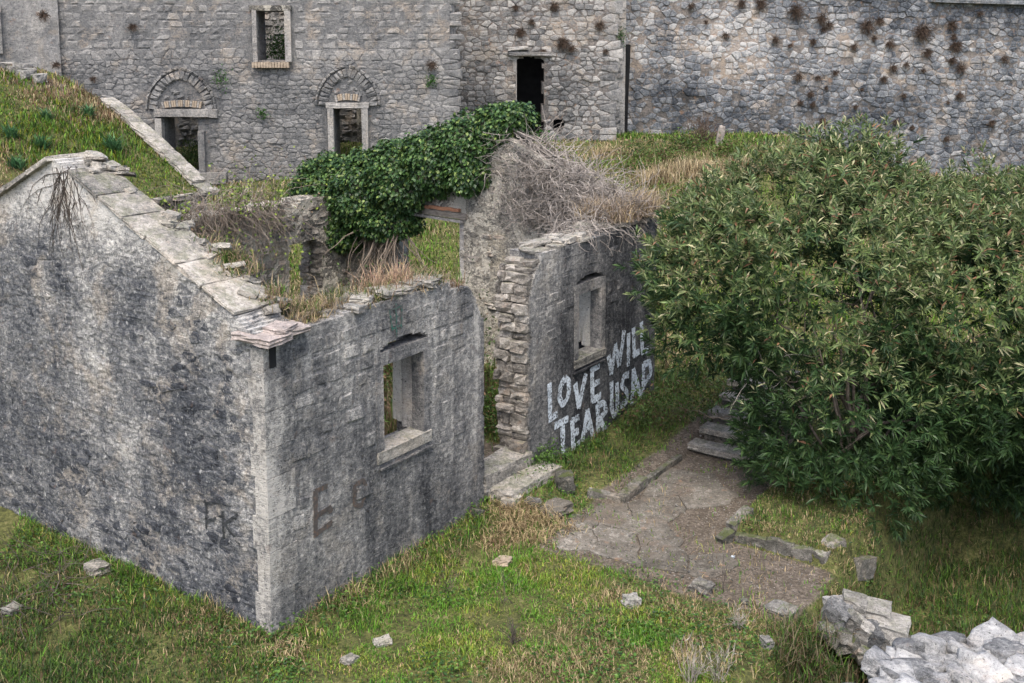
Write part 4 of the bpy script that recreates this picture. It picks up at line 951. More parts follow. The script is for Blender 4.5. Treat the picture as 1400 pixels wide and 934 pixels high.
def c2f(hx, hy, cl, c2, m):
    a = pick(m, [GB, GM, (.2, .25, .05), GD], [3, 4, 2, 2]); b = pick(m, [DRY, (.4, .33, .2), BRN, GM], [3, 3, 2, 2]); dr = np.clip(.15+1.3*fbm(hx*.5, hy*.5, 3, 3, 76)+.25*sm(10, 12, hx), .03, .85); return np.where(gr.random(m)[:, None] < dr[:, None], b, a)
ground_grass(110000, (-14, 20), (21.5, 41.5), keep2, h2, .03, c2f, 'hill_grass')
# grass on the vault roof
n = 60000; x = gr.uniform(-6, 8.75, n); y = gr.uniform(11.85, 18.6, n); P = K+np.outer(x, U)+np.outer(y, V); P[:, 2] = vz_at(x, y)-.01
cl = fbm(x*.9, y*.9, 0, 3, 81); dr = np.clip(.48+1.5*fbm(x*.7, y*.7, 4, 3, 82), .05, .9)
kk = gr.random(n) < np.clip(.8+.8*fbm(x*1.5, y*1.5, 7, 3, 83)-.6*sm(5.4, 4, x)*sm(13.8, 12.4, y), .1, 1); x, y, P, cl, dr = x[kk], y[kk], P[kk], cl[kk], dr[kk]; n = len(x)
c = np.where(gr.random(n)[:, None] < dr[:, None], pick(n, [DRY, BRN, (.22, .13, .08), (.4, .33, .2)], [3, 3, 2, 2]), pick(n, [GB, GM, (.2, .22, .02), GD], [2, 4, 2, 2]))
v, f, c = blades(P, (.09+.12*np.clip(cl*2+.3, 0, 1))*gr.uniform(.5, 1.4, n), np.full(n, .024), np.abs(gr.normal(.4, .3, n)), gr.uniform(0, 6.28, n), c, gr.uniform(.2, 1, n))
o = obj('roof_grass', mesh('roof_grass', v, f, M['grass'], c), vault); o.location = (0, 0, 0); o.matrix_parent_inverse = Matrix.Rotation(-HANG, 4, 'Z') @ Matrix.Translation(-Vector(K)); o['kind'] = 'stuff'

# broad-leaved ground weeds
n = 42000; X = gr.uniform(-7, 7, n); Y = 1/gr.uniform(1/19, 1/10.8, n); hx = (X-K[0])*U[0]+(Y-K[1])*U[1]; hy = (X-K[0])*V[0]+(Y-K[1])*V[1]
wt_ = np.clip(2.2*fbm(X*1.2, Y*1.2, 9, 3, 85)-.05, 0, 1)*(1-dirt_mask(hx, hy))+.9*np.exp(-((hy+.15)/.3)**2)*(hx > -.2)*(hx < 9.7)+.5*np.exp(-((hx+.2)/.4)**2)*(hy > 0)
kk = (gr.random(n) < wt_) & outside(hx, hy); X, Y, hx, hy = X[kk], Y[kk], hx[kk], hy[kk]; n = len(X)
P = np.stack([X, Y, terrain(X, Y)+gr.uniform(.02, .09, n)+.12*gr.random(n)*np.exp(-((hy+.1)/.25)**2)], 1); az = gr.uniform(0, 6.28, n)
D = np.stack([np.cos(az), np.sin(az), gr.uniform(-.2, .4, n)], 1); Nn = np.stack([gr.normal(0, .3, n), gr.normal(0, .3, n), np.ones(n)], 1)
v, f, c = leaves(P, D, Nn, gr.uniform(.03, .07, n), gr.uniform(.02, .045, n), pick(n, [(.09, .17, .03), (.05, .11, .02), (.03, .07, .02)], [2, 3, 2]))
tag(obj('ground_weeds', mesh('ground_weeds', v, f, M['leaf'], c)), kind='stuff')

# tufts: many blades from one foot
def tuft_parts(c, n, h, wd, spread, pal, wts, foot=.06, curl=(.2, 1.)):
    P = np.array(c)+np.stack([gr.normal(0, foot, n), gr.normal(0, foot, n), np.zeros(n)], 1)
    return blades(P, h*gr.uniform(.45, 1.15, n), np.full(n, wd), np.abs(gr.normal(spread, spread*.5, n)), gr.uniform(0, 6.28, n), pick(n, pal, wts), gr.uniform(*curl, n))
def tuft_obj(name, centre, parts, label, cat, mat='grass', group=None):
    v, f, c = join_parts(parts); v = v-np.array(centre); return tag(obj(name, mesh(name, v, f, M[mat], c), None, centre), label, cat, group)
# dry clumps near the path
DG = ([((716, 700), .3, 420), ((742, 712), .28, 420), ((700, 722), .24, 300), ((676, 742), .22, 240), ((768, 722), .2, 200), ((478, 812), .22, 200), ((560, 770), .2, 200), ((393, 893), .24, 180), ((735, 738), .22, 260), ((690, 700), .26, 260)])
ORD = ['first', 'second', 'third', 'fourth', 'fifth', 'sixth', 'seventh', 'eighth', 'ninth', 'tenth']
for k, (p, h, n) in enumerate(DG):
    c = onT(*p); tuft_obj('dry_grass_clump', c, [tuft_parts(c, n, h, .012, .8, [DRY, (.45, .36, .2), BRN, GM], [4, 3, 2, 1], .13, (.6, 1.5))], 'tan drooping clump of dead grass, %s from the left along the front wall' % ORD[sum(1 for q in DG if q[0] < p)], 'grass clump', 'grass', 'dead grass clumps by the front wall')
# asphodel rosettes on the vault
for k, (p, lab) in enumerate([((155, 207), 'largest blue-green strap-leaved plant on the grass roof, above the near gable'), ((57, 203), 'strap-leaved plant on the grass roof left of the largest one'), ((62, 165), 'strap-leaved plant higher on the grass roof at far left'), ((22, 232), 'strap-leaved plant just behind the left slope of the near gable'), ((120, 160), 'strap-leaved plant near the coping of the grass roof'), ((15, 190), 'strap-leaved plant at the left edge of the photo')]):
    Y = 26.; best = None
    for Y in np.arange(20, 33, .1):
        q = atY(p[0], p[1], Y); lx, ly = float((q-K)@U), float((q-K)@V)
        if 11.8 < ly < 19 and q[2] <= vz_at(lx, ly): best = q; break
    if best is None: continue
    tuft_obj('strap_leaved_plant', best, [tuft_parts(best, 90, .55 if k == 0 else .4, .04, .55, [(.07, .17, .07), (.11, .22, .09), (.05, .11, .05)], [3, 2, 2], .06, (.3, .8))], lab, 'plant')
# tufts on top of the front wall
tops = []
for k in range(70):
    x = gr.uniform(.7, 4.05); y = gr.uniform(.12, .62); c = HW(x, y, 3.66-.12*(x > 3.5)); g = gr.random()
    tops.append(tuft_parts(c, 70, gr.uniform(.12, .3), .012, .7, [DRY, (.3, .24, .17), BRN, (.2, .2, .08)] if g < .75 else [GM, GD, (.12, .14, .04), DRY], [3, 3, 2, 1], .1))
for k in range(26):
    v_ = gr.uniform(.4, 1.9); c = HW(gr.uniform(.5, .85), v_, float(rake(v_))+.0); tops.append(tuft_parts(c, 70, gr.uniform(.12, .26), .012, .7, [DRY, GM, (.28, .2, .14), GD], [2, 2, 2, 1], .1))
c = HW(2.9, .45, 3.66); tops.append(tuft_parts(c, 120, .42, .014, .35, [(.36, .23, .16), (.42, .3, .2), DRY], [3, 2, 2], .16)); c = HW(2.6, .5, 3.66); tops.append(tuft_parts(c, 160, .45, .014, .4, [(.36, .23, .16), (.42, .3, .2), DRY], [3, 2, 2], .2))
c = HW(3.3, .3, 3.68); tops.append(tuft_parts(c, 120, .22, .014, .5, [GD, GM, BRN], [3, 2, 2], .1)); c = HW(3.72, .15, 3.5); tops.append(tuft_parts(c, 260, .2, .01, .6, [BRN, (.25, .15, .1), (.3, .22, .15)], [3, 2, 2], .06))
v, f, c = join_parts(tops); tag(obj('wall_top_grass', mesh('wall_top_grass', v, f, M['grass'], c)), kind='stuff')

# twiggy things
def twig_obj(name, starts, mat, label=None, cat=None, kind=None, parent=None, r=(.004, .009), ns=3):
    v, f = tubes([s for s in starts], [gr.uniform(*r) for _ in starts], ns); c0 = v.mean(0); o = obj(name, mesh(name, v-c0, f, M[mat]), None, c0); tag(o, label, cat, None, kind)
    if parent: o.parent = parent; o.location = Vector(c0)-parent.location
    return o
# dead vine heap on the right slope of the far gable
dv_ = empty('dead_vine_heap', HW(9.2, 1.8, 4.4)); tag(dv_, 'tangled heap of bare grey vines over the right half of the far gable', 'dead vine')
P_ = []
for k in range(2900):
    v_ = gr.triangular(-.1, .4, 3.5); top = float(rakef(np.array(max(v_, 0))))
    dpt = abs(gr.normal(0, .55))
    if gr.random() < .6: x = 9.1-abs(gr.normal(0, .1+.14*(v_ < 1.5))); z = top+.1-gr.random()**.9*(top-3.4)
    elif gr.random() < .65: x = gr.uniform(9.0, 9.85); z = top+gr.uniform(0, .24)
    else: x = 9.3-gr.random()**1.4*2.3; v_ = gr.uniform(0, .75); z = 3.72+.5*gr.random()*(1-(9.3-x)/2.6)
    a = gr.uniform(-1, 1); d = U*gr.normal(-.25, .45)+V*gr.normal(0, 1)+np.array([0, 0, gr.normal(-.15, .7)])
    P_.append(walk(HW(x, v_, z), d, int(gr.integers(4, 8)), gr.uniform(.06, .11), .33, gr, -.08))
for k in range(110):   # sticks that reach out
    v_ = gr.uniform(-.1, 2.6); x = gr.uniform(8.9, 9.9); P_.append(walk(HW(x, v_, float(rakef(np.array(max(v_, 0))))+.2), U*gr.normal(.35, .5)+V*gr.normal(-.5, .6)+np.array([0, 0, gr.uniform(.1, .9)]), 7, gr.uniform(.08, .15), .2, gr, -.03))
twig_obj('twigs', P_[:], 'twig', parent=dv_, r=(.006, .012))['kind'] = 'stuff'
P_ = []
for k in range(9):
    x0_, w0 = 9.1+gr.uniform(-.15, .4), gr.uniform(2.6, 3.6); w1 = gr.uniform(.2, 1.6); q_ = np.cumsum(gr.normal(0, .03, (16, 3)), 0)
    P_.append(np.array([HW(x0_+q_[i, 0], w0+(w1-w0)*i/15, float(rakef(w0+(w1-w0)*i/15))+.2+q_[i, 2]) for i in range(16)]))
twig_obj('stem', P_, 'twig', parent=dv_, r=(.018, .032), ns=5)
tp = []
for k in range(26): x = gr.uniform(8.3, 9.6); v_ = gr.uniform(.0, .8); tp.append(tuft_parts(HW(x, v_, 3.85), 90, .45, .014, .5, [(.34, .28, .2), (.26, .2, .15), DRY], [3, 3, 2], .14))
tuft_obj('dry_wall_grass', HW(9, .4, 3.85), tp, 'dry brown grass on the right end of the lettered wall, among dead vines', 'dry grass')
# ivy
def ellip_leaves(cent, n, size, pal, wts, droop=.25, mat='ivy', shell=(.78, 1.03), rag=.16, up=.25, thr=.52):
    """cent: list of (centre, radii)."""
    ar = np.array([r[0]*r[2]+r[0]*r[1]+r[1]*r[2] for c, r in cent]); idx = gr.choice(len(cent), n, p=ar/ar.sum())
    C = np.array([c for c, r in cent])[idx]; Rr = np.array([r for c, r in cent])[idx]
    d = gr.normal(0, 1, (n, 3)); d /= np.linalg.norm(d, axis=1, keepdims=True)
    rad = gr.uniform(*shell, n)+rag*fbm(C[:, 0]+d[:, 0]*3.4, C[:, 1]+d[:, 1]*3.4, C[:, 2]+d[:, 2]*3.4, 3, 88)*1.6
    P = C+d*Rr*rad[:, None]; keep = np.ones(n, bool)
    for c, r in cent: keep &= (((P-c)/r)**2).sum(1) > thr
    P, d = P[keep], d[keep]; return P, d
ic = [((432, 286), 9.0, (.75, .62, .62)), ((452, 262), 9.1, (.85, .7, .85)), ((505, 262), 9.1, (.9, .75, .9)), ((555, 240), 9.1, (.9, .7, .8)), ((600, 222), 9.2, (.85, .65, .72)), ((645, 200), 9.3, (.75, .6, .68)), ((680, 176), 9.4, (.6, .5, .5)), ((700, 160), 9.4, (.5, .4, .3)), ((470, 312), 8.95, (.7, .4, .5)), ((530, 300), 8.95, (.75, .4, .45)), ((640, 238), 9.0, (.5, .3, .4))]
cent = []
for (p, xl, r) in ic: vv, zz_ = onG(p[0], p[1], xl); cent.append((HW(xl, vv, zz_), np.array([r[0], r[1], r[2]])))
ivy = empty('ivy', cent[3][0]); tag(ivy, 'dense dark green ivy draped along the left slope of the far gable', 'ivy')
P, d = ellip_leaves(cent, 60000, .09, None, None); n = len(P)
D = d*.5+gr.normal(0, .5, (n, 3))+np.array([0, 0, -.7]); Nn = d+gr.normal(0, .35, (n, 3))+np.array([0, 0, .45])
cc = pick(n, [(.022, .052, .018), (.042, .088, .027), (.075, .135, .036), (.16, .22, .06)], [3, 4, 3, 1])
v, f, c = leaves(P, D, Nn, gr.uniform(.06, .1, n), gr.uniform(.055, .085, n), cc, .1, .08)
o = obj('leaves', mesh('leaves', v-cent[3][0], f, M['ivy'], c), ivy); o['kind'] = 'stuff'
P_ = []
for k in range(80):
    px = gr.uniform(508, 552); vv, zz_ = onG(px, 305, 9.0); P_.append(walk(HW(9.0-abs(gr.normal(0, .08)), vv, zz_+.2), np.array([gr.normal(0, .1), gr.normal(0, .1), -1]), 12, .12, .14, gr))
twig_obj('stems', P_, 'brown_twig', parent=ivy, r=(.008, .025), ns=4)
# creeper on the rear wall
cr = empty('rear_wall_creeper', HW(5, 7.3, 3.2)); tag(cr, 'half bare yellow-green creeper hanging down the rear wall, left of the ivy', 'creeper')
P_ = []; LP = []
for k in range(520):
    px = gr.uniform(215, 385); vx_, vz_ = onF(px, 285, 7.3); st_ = HW(vx_+gr.normal(0, .1), 7.35-abs(gr.normal(0, .12)), 3.65+gr.uniform(-.2, .3)); L_ = int(gr.integers(5, 18))
    wlk = walk(st_, U*gr.normal(0, .5)-V*gr.uniform(0, .5)+np.array([0, 0, -.9 if gr.random() < .75 else .6]), L_, .1, .25, gr, -.05); P_.append(wlk); LP.append(wlk[gr.integers(0, len(wlk), 9)]+0)
twig_obj('twigs', P_, 'brown_twig', parent=cr, r=(.004, .009))['kind'] = 'stuff'
P = np.vstack(LP)+gr.normal(0, .06, (len(LP)*9, 3)); P = P[gr.random(len(P)) < np.clip(.55+2*fbm(P[:, 0]*1.2, P[:, 1]*1.2, P[:, 2]*1.2, 2, 44), .05, 1)]; n = len(P); D = gr.normal(0, 1, (n, 3)); Nn = gr.normal(0, .5, (n, 3))-V*.6+np.array([0, 0, .6])
v, f, c = leaves(P, D, Nn, gr.uniform(.05, .09, n), gr.uniform(.035, .06, n), pick(n, [(.22, .28, .05), (.13, .19, .04), (.07, .11, .03), BRN], [4, 4, 2, 1])); o = obj('leaves', mesh('leaves', v-np.array(cr.location), f, M['leaf'], c), cr); o['kind'] = 'stuff'
# pale bare shrub behind the near gable
def bare_shrub(c, n, size, label, r=(.005, .012), mat='twig', up=1., name='bare_shrub', cat='shrub', group=None):
    P_ = []
    for k in range(n):
        d = np.array([gr.normal(0, .6), gr.normal(0, .6), up*gr.uniform(.4, 1.2)]); a = walk(np.array(c)+gr.normal(0, .05*size, 3), d, 8, size/8, .2, gr); P_.append(a)
        for j in range(3): P_.append(walk(a[gr.integers(2, 8)], d+gr.normal(0, .8, 3), 4, size/12, .25, gr))
    o = twig_obj(name, P_, mat, label, cat, None, None, r)
    if group: o['group'] = group
    return o
q = onF(265, 268, 8.1); bare_shrub(HW(q[0], 8.15, 3.0), 30, 1.0, 'pale bare shrub behind the rear wall, right of the grass roof')
q = onF(330, 262, 8.1); bare_shrub(HW(q[0], 8.3, 2.9), 26, 1.2, 'thin bare shrub behind the rear wall, left of the ivy')
# dried creeper on the near gable plaster
P_ = []
for k in range(30):
    vv, zz_ = onG(gr.uniform(70, 106), gr.uniform(226, 250)); p = [vv, zz_]; d = gr.normal(0, .55); pts = []
    for j in range(int(gr.integers(9, 24))):
        X_ = -p[0]; pts.append(HW(-float(disp_gab(np.array(X_), np.array(p[1])))-.006, p[0], p[1])); d += gr.normal(0, .16); d *= .95; p = [p[0]+math.sin(d)*.085, p[1]-math.cos(d)*.085]
    P_.append(np.array(pts))
    if len(pts) > 9:
        for s in (-1, 1):
            j = int(gr.integers(3, 8)); b = [np.array(pts[j])]; dd = s*.6
            for _ in range(5): dd += gr.normal(0, .2); b.append(b[-1]+V*math.sin(dd)*.07-np.array([0, 0, 1])*math.cos(dd)*.07)
            P_.append(np.array(b))
twig_obj('dried_creeper', P_, 'vine', 'thin dark dried creeper stems spreading down from the peak of the near gable', 'creeper', r=(.003, .007))
# weeds inside the house behind the doorway and window
def bush_leaves(c, n, r, pal, wts, size=(.05, .1), wd=.4):
    r = np.array(r)*1.; P = np.array(c)+gr.normal(0, 1, (n, 3))*np.array(r)*.5; D = gr.normal(0, 1, (n, 3))+np.array([0, 0, .3]); Nn = gr.normal(0, .6, (n, 3))+np.array([0, 0, 1]); ln = gr.uniform(*size, n)
    return leaves(P, D, Nn, ln, ln*wd, pick(n, pal, wts))
pl = []
for (x, y, z, n, r) in ((5.9, 1.3, .7, 1500, (.8, .7, .5)), (6.4, 2.4, 1.2, 2600, (1.1, .8, 1.2)), (5.3, 3.4, 1.0, 1800, (.9, .8, .9)), (7.2, 4.4, 1.3, 2600, (1.4, 1.2, 1.3)), (3.3, 2.6, 1.2, 2200, (1, .9, 1.1)), (3.8, 4.0, 1.4, 2000, (1, .9, 1.2))):
    pl.append(bush_leaves(HW(x, y, z), n, r, [(.05, .1, .02), (.08, .14, .03), (.03, .055, .015), (.14, .09, .05)], [3, 2, 2, 2.2]))
tuft_obj('inner_weeds', HW(5.9, 2, 1), pl, 'green and brown brambles growing inside the roofless house, seen through the doorway', 'brambles', 'leaf')
tp = [tuft_parts(HW(gr.uniform(2.8, 8), gr.uniform(1.5, 5.5), .4), 60, gr.uniform(.8, 1.7), .016, .16, [BRN, (.2, .16, .1), GM, (.12, .08, .05)], [3, 3, 2, 2], .2) for _ in range(60)]
tuft_obj('inner_tall_grass', HW(5, 3, .4), tp, 'tall brown dead stalks standing inside the roofless house', 'dead grass')
tp = [bush_leaves(HW(5.75+gr.uniform(-.3, .3), gr.uniform(-.35, .4), .35), 60, (.25, .25, .2), [(.05, .1, .02), (.08, .15, .03)], [1, 1], (.03, .07), .6) for _ in range(22)]
tuft_obj('doorway_weeds', HW(5.7, 0, .3), tp, 'leafy green weeds at the right side of the doorstep', 'weeds', 'leaf')
# shaded plants between steps and wall
pl = [bush_leaves(HW(gr.uniform(8.2, 11), gr.uniform(-1.5, -.2), .35+.1*k/6), 260, (.5, .5, .4), [(.05, .09, .02), (.07, .12, .03), (.12, .08, .05)], [2, 2, 1]) for k in range(14)]
tuft_obj('step_side_weeds', HW(9, -1, .4), pl, 'weeds between the stone steps and the end of the lettered wall', 'weeds', 'leaf')
# window bush in the tower, shrubs on walls
c = np.array([-7.55, 36.6, 6.6]); tuft_obj('window_bush', c, [bush_leaves(c, 2200, (.6, .5, .7), [(.04, .1, .02), (.06, .13, .03)], [1, 1], (.06, .1), .5)], 'green bush growing inside the upper window of the tower', 'bush', 'leaf')
pl = [bush_leaves(np.array([x, 36.5, z]), 500, (.5, .5, .3), [(.04, .09, .02), (.08, .12, .02)], [1, 1], (.06, .1), .5) for x, z in ((-10.8, 2.9), (-10.3, 3.0), (-10.6, 3.3))]
tuft_obj('doorway_moss', (-10.5, 36.5, 3), pl, 'mossy green plants on the ground inside the left arched doorway', 'moss', 'leaf')
WS = [(1088, 15, 1.6), (1040, 4, 1.1), (1124, 24, 1.2), (1134, 34, .8), (1187, 35, 1.3), (1203, 28, .8), (1261, 42, 1.7), (1301, 34, 1.), (1307, 62, 1.2), (1313, 92, 1.1), (992, 48, .7), (1060, 53, .8), (1080, 62, .5), (1112, 57, .6), (1126, 40, .6), (1168, 64, .7), (1195, 52, .6), (1217, 60, .8), (1268, 72, .9), (1239, 88, .7), (1222, 92, .8), (1302, 82, .9), (1091, 104, .8), (1118, 106, .6), (1142, 99, .6), (1262, 96, .6), (1208, 108, .8), (1178, 122, .4), (1108, 128, .7), (1094, 140, .6), (1111, 142, .6), (1124, 165, .7), (1224, 166, .7), (1296, 140, .4), (1312, 130, .7), (1356, 168, .7), (1373, 80, .8), (1304, 50, .6), (1170, 146, .5), (1247, 174, .5), (945, 8, .7), (1014, 4, .9), (965, 30, .5), (1340, 18, .6), (1294, 190, .6), (1236, 130, .6), (1130, 120, .5)]
WM = [(712, 43, .8), (727, 30, .6), (758, 8, .8), (770, 58, 1.2), (782, 66, .7), (820, 34, .8), (705, 10, .6), (742, 70, .5), (828, 70, .5)]
WT = [(590, 88, 1.), (182, 36, .9), (60, 20, 1.), (78, 88, .7), (128, 108, .6)]
def wall_tuft(p, Y, s, lab, grp):
    c = atY(p[0], p[1], Y-.02); n = int(90*s)+30; d = gr.normal(0, 1, (n, 3)); d[:, 1] = -np.abs(d[:, 1])*.8; d[:, 2] -= .25; d /= np.linalg.norm(d, axis=1, keepdims=True)
    P_ = [np.array([[0, 0, 0], e*.12*s, e*.2*s+np.array([0, 0, -.03*s])])+gr.normal(0, .035*s, 3)*np.array([1.4, .3, 1]) for e in d]
    v, f = tubes(P_, [gr.uniform(.005, .009)]*n, 3, .5)
    tag(obj('wall_tuft', mesh('wall_tuft', v, f, M['tuft']), None, c), lab, 'tuft', grp)
ORD = ['first', 'second', 'third', 'fourth', 'fifth', 'sixth', 'seventh', 'eighth', 'ninth', 'tenth', 'eleventh', 'twelfth', 'thirteenth', 'fourteenth', 'fifteenth', 'sixteenth', 'seventeenth', 'eighteenth', 'nineteenth', 'twentieth']
def ordered(pts, what, where, bands):
    out = {}
    for nm, lo_, hi_ in bands:
        for i, q in enumerate(sorted([p for p in pts if lo_ <= p[1] < hi_])): out[q] = '%s, %s from the left in the %s of %s' % (what, ORD[i], nm, where)
    return out
M['tuft'] = plain('tuft', (.035, .024, .018), (.12, .085, .062), 9)
LBL = ordered(WS, 'dry tuft', 'the long wall', [('top band', 0, 36), ('upper band', 36, 70), ('middle band', 70, 112), ('low band', 112, 300)])
for (x, y, s) in WS: wall_tuft((x, y), 40.95, s*1.1, LBL[(x, y, s)], 'brown tufts on the long fortress wall')
LBL = ordered(WM, 'dry tuft', 'the wall above the doorway', [('top row', 0, 32), ('middle row', 32, 60), ('lower row', 60, 100)])
for (x, y, s) in WM: wall_tuft((x, y), 37.95, s*1.1, LBL[(x, y, s)], 'brown tufts on the middle fortress wall')
LBL = ordered(WT, 'dry tuft', 'the tower walls', [('top row', 0, 50), ('lower row', 50, 200)])
for (x, y, s) in WT: wall_tuft((x, y), 34.9 if x > 90 else 34.4, s, LBL[(x, y, s)], 'brown tufts on the tower')
for (x, y, Y, s, lab) in ((848, 48, 40.0, .3, 'small green plant high in the corner beside the buttress'), (303, 108, 34.85, .3, 'small green plant on the tower right of the left arch'), (358, 156, 34.85, .16, 'tiny green plant low on the tower between the arches'), (590, 110, 34.85, .2, 'tiny green plant under a brown tuft by the tower corner'), (734, 192, 24.2, .35, 'fresh green sprig at the peak among dead vines')):
    c = atY(x, y, Y); tuft_obj('wall_plant', c, [bush_leaves(c, 130, (s, s*.4, s), [(.06, .15, .03), (.04, .1, .02)], [1, 1], (.06, .1), .5)], lab, 'plant', 'leaf')
# stump, hill shrubs
c = onT(984, 200); o = block('tree_stump', (.22, .22, .75), 1900, M['twig'], None, (c[0], c[1], c[2]+.3), (.1, .2, 0), 5, .35, .15); tag(o, 'pale leaning stump at the foot of the long fortress wall', 'stump')
bare_shrub(onT(962, 196), 60, 1.1, 'reddish brown bare shrub left of the pale stump', (.006, .012), 'tuft')
HS = [((870, 215), 1.0, 'dark'), ((905, 225), .9, 'green'), ((940, 240), 1., 'dry'), ((985, 240), 1., 'dry'), ((1020, 225), .9, 'green'), ((890, 250), .9, 'dry'), ((930, 205), .8, 'dark'), ((1040, 235), .8, 'dry'), ((960, 262), 1., 'dry'), ((850, 235), .8, 'green'), ((820, 215), .8, 'dry'), ((1000, 212), .7, 'green'), ((880, 275), .9, 'dry'), ((920, 280), .9, 'green')]
for k, (p, s, ty) in enumerate(HS):
    c = onT(*p)
    if ty == 'dry': tuft_obj('dry_hill_grass', c, [tuft_parts(c+np.array([gr.normal(0, .4), gr.normal(0, .4), 0]), 130, .6*s, .022, .4, [(.42, .35, .22), DRY, BRN], [3, 3, 1], .25) for _ in range(4)], 'pale dry grass clump, %s from the left on the slope right of the dead vines' % ORD[sum(1 for q in HS if q[2] == 'dry' and q[0] < p)], 'dry grass', 'grass', 'dry grass clumps on the back slope')
    else: tuft_obj('hill_shrub', c, [bush_leaves(c+np.array([gr.normal(0, .3), gr.normal(0, .3), .25]), 700, (.9*s, .7*s, .5*s), [(.06, .1, .025), (.035, .06, .02), (.13, .1, .05)] if ty == 'dark' else [(.09, .15, .03), (.06, .1, .02), BRN], [3, 2, 1.4], (.07, .13), .4)], 'low green shrub, %s from the left on the slope below the fortress walls' % ORD[sum(1 for q in HS if q[2] != 'dry' and q[0] < p)], 'shrub', 'leaf', 'low shrubs on the back slope')
# thin dry weeds in the foreground
for k, (p, s, lab) in enumerate([((692, 815), .5, 'thin dark upright dry weed in the grass below the path'), ((610, 800), .35, 'thin dry weed near the front wall'), ((988, 800), .45, 'single dark upright stalk beside the path tip'), ((945, 930), .5, 'pale grey feathery weed at the bottom edge'), ((982, 925), .45, 'pale grey feathery weed right of its twin at the bottom edge'), ((1010, 850), .3, 'small grey weed in the grass near the dirt'), ((700, 870), .3, 'low dry weed in the middle of the grass')]):
    c = onT(p[0], p[1]+10); bare_shrub(c, 5 if k < 3 else 16, s, lab, (.003, .005), 'twig' if k in (3, 4, 5) else 'vine', 2.2, 'dry_weed', 'weed')
P_ = [walk(onT(gr.uniform(0, 110), gr.uniform(750, 850))+np.array([0, 0, .05]), np.array([gr.normal(0, 1), gr.normal(0, 1), .1]), 7, .12, .2, gr, -.02) for _ in range(70)]
twig_obj('fallen_twigs', P_, 'vine', 'scattered brown fallen twigs in the grass at the left edge', 'twigs', r=(.004, .009))
# bank shrubs left of the stair
pl = []
for k in range(60): c = onT(gr.uniform(1060, 1170), gr.uniform(860, 934)); pl.append(tuft_parts(c, 90, .3, .012, .5, [(.16, .13, .08), GD, BRN, GM], [3, 3, 2, 2], .15))
tuft_obj('bank_grass', onT(1110, 900), pl, 'brown and dark green rough grass on the bank left of the broken stair', 'rough grass')

# ------------------------------------------------------------------ oleander
oc = [((1130, 400), 17, (2.2, 1.6, 1.85)), ((996, 390), 17.2, (1.22, 1.1, 1.15)), ((1155, 560), 16.3, (1.45, 1.2, 1.45)), ((1330, 420), 16.8, (1.9, 1.6, 1.7)), ((1080, 300), 17.8, (1.3, 1.2, .95)), ((1240, 330), 18, (1.6, 1.3, .95)), ((966, 455), 17.1, (.82, .75, .6)), ((1400, 545), 16, (1.3, 1.1, .85)), ((1190, 655), 16, (.8, .75, .6)), ((1450, 350), 17.5, (1.4, 1.3, 1.3)), ((1560, 470), 17, (1.7, 1.5, 1.7)), ((1010, 330), 17.4, (1.0, 1.0, .8)), ((1085, 620), 16.4, (.7, .7, .72)), ((1145, 232), 17.9, (.5, .5, .4)), ((1330, 315), 17.9, (1.1, 1., .6)), ((1115, 672), 15.9, (.8, .6, .42)), ((1225, 590), 16.2, (.9, .8, .8)), ((1290, 560), 16.2, (.9, .8, .7)), ((1340, 560), 17.8, (1.9, 1.2, .9)), ((1180, 262), 17.9, (.9, .8, .62)), ((1112, 212), 17.9, (.25, .25, .3)), ((1165, 205), 17.9, (.3, .3, .3)), ((1205, 212), 17.9, (.25, .25, .3)), ((1350, 262), 17.9, (.4, .4, .35)), ((1040, 262), 17.6, (.45, .45, .35)), ((965, 300), 17.3, (.5, .5, .35)), ((918, 372), 17.2, (.5, .5, .4)), ((1330, 612), 17.7, (1.6, 1.1, .75)), ((1480, 600), 16.6, (1.2, 1.1, .9)), ((1510, 520), 15.4, (1.3, 1.3, .9))]  # includes lower right clumps, some unseen, added to block light over the hollow
cent = [(atY(p[0], p[1], Y), np.array(r)) for p, Y, r in oc]
ob = np.array([5.3, 17.0, 0.]); ol = empty('oleander_bush', ob); tag(ol, 'huge oleander bush with narrow leaves filling the right side, beside the path', 'bush')
P, d = ellip_leaves(cent, 16500, 0, None, None, thr=.36, shell=(.74, 1.05), rag=.24)
hole = fbm(P[:, 0]*1.5, P[:, 1]*1.5, P[:, 2]*1.5, 2, 99); kp = (hole > -.33) & (P[:, 2] > terrain(P[:, 0], P[:, 1])+.15); P, d = P[kp], d[kp]
# spiky shoots above the outline
ns_ = len(P); ax = d*.75+np.array([0, 0, .6])+gr.normal(0, .35, (ns_, 3)); ax /= np.linalg.norm(ax, axis=1, keepdims=True)
P = P+ax*np.abs(gr.normal(0, .13, ns_))[:, None]
sun_ = sm(-.6, .5, d[:, 2]+.35*gr.normal(0, 1, ns_))*sm(1.0, 3.0, P[:, 2]+gr.normal(0, .3, ns_))  # paler sun leaves above, darker below: leaf greens with some shading put in
NL = 13; tt = np.tile(np.linspace(0, 1, NL), ns_); si = np.repeat(np.arange(ns_), NL); ang = np.tile(np.arange(NL)*2.2, ns_)+np.repeat(gr.uniform(0, 6.28, ns_), NL)
A_ = ax[si]; e1 = np.cross(A_, np.array([.3, .1, 1.])); e1 /= np.linalg.norm(e1, axis=1, keepdims=True); e2 = np.cross(A_, e1); rdir = e1*np.cos(ang)[:, None]+e2*np.sin(ang)[:, None]
op = (1.25-.8*tt+gr.normal(0, .15, len(tt)))[:, None]; D = A_*np.cos(op)+rdir*np.sin(op); base = P[si]+A_*(tt*.14)[:, None]
n = len(base); Nn = A_*np.sin(op)-rdir*np.cos(op)+gr.normal(0, .15, (n, 3))
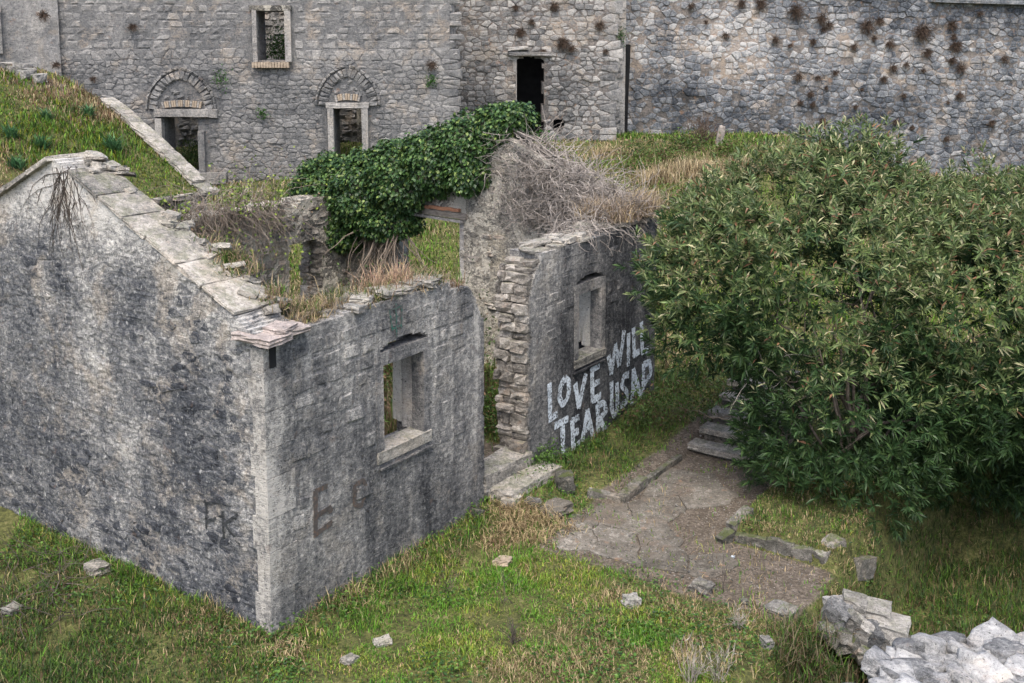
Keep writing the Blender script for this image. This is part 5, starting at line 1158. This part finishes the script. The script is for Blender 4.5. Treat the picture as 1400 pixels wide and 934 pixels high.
su = sun_[si]+gr.normal(0, .12, n); ca = pick(n, [(.12, .17, .058), (.19, .225, .095), (.075, .118, .045), (.4, .38, .22), (.26, .14, .08)], [4, 3.2, 3.4, 1.1, .5], .22); cb_ = pick(n, [(.026, .056, .02), (.04, .078, .026), (.058, .1, .032)], [3, 3, 1.2], .2)
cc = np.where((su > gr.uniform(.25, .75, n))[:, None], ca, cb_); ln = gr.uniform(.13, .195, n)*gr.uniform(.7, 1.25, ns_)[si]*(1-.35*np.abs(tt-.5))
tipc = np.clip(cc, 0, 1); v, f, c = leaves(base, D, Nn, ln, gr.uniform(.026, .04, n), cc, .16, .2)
big = np.argsort(base[:, 1]-base[:, 2]*.2)[:280]                         # the leaves nearest the viewer are single parts
bigset = np.zeros(n, bool); bigset[big] = True
keepf = ~np.tile(bigset, 4)
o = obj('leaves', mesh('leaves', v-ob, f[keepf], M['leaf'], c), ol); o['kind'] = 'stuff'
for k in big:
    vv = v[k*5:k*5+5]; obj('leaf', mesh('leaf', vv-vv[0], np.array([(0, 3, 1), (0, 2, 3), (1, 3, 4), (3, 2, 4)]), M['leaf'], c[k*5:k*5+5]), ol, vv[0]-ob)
P_ = []; rr = []
for k in range(15):
    c, r = cent[int(gr.integers(0, len(cent)))]; e = c+gr.normal(0, .3, 3)*r; s = ob+np.array([gr.normal(0, .35), gr.normal(0, .3), 0]); t = np.linspace(0, 1, 9)[:, None]
    bend = np.array([0, 0, .5])*np.sin(t*3.1); P_.append(s*(1-t)+(s*.35+e*.65)*t+bend+gr.normal(0, .03, (9, 3))); rr.append(gr.uniform(.02, .05))
    for j in range(4): q = P_[-1][gr.integers(4, 9)] if len(P_[-1]) > 8 else e; P_.append(walk(q, gr.normal(0, 1, 3)+np.array([0, 0, .3]), 8, .1, .2, gr)); rr.append(.012)
v, f = tubes(P_, rr, 5); obj('branches', mesh('branches', v-ob, f, M['bark']), ol)
P_ = [walk(atY(gr.uniform(1010, 1120), gr.uniform(480, 560), gr.uniform(15.9, 16.6)), np.array([gr.normal(0, .6), -.1, gr.normal(.2, .5)]), 8, .07, .18, gr) for _ in range(16)]
v, f = tubes(P_, [.006]*len(P_), 4); obj('bare_twigs', mesh('bare_twigs', v-ob, f, M['twig']), ol)
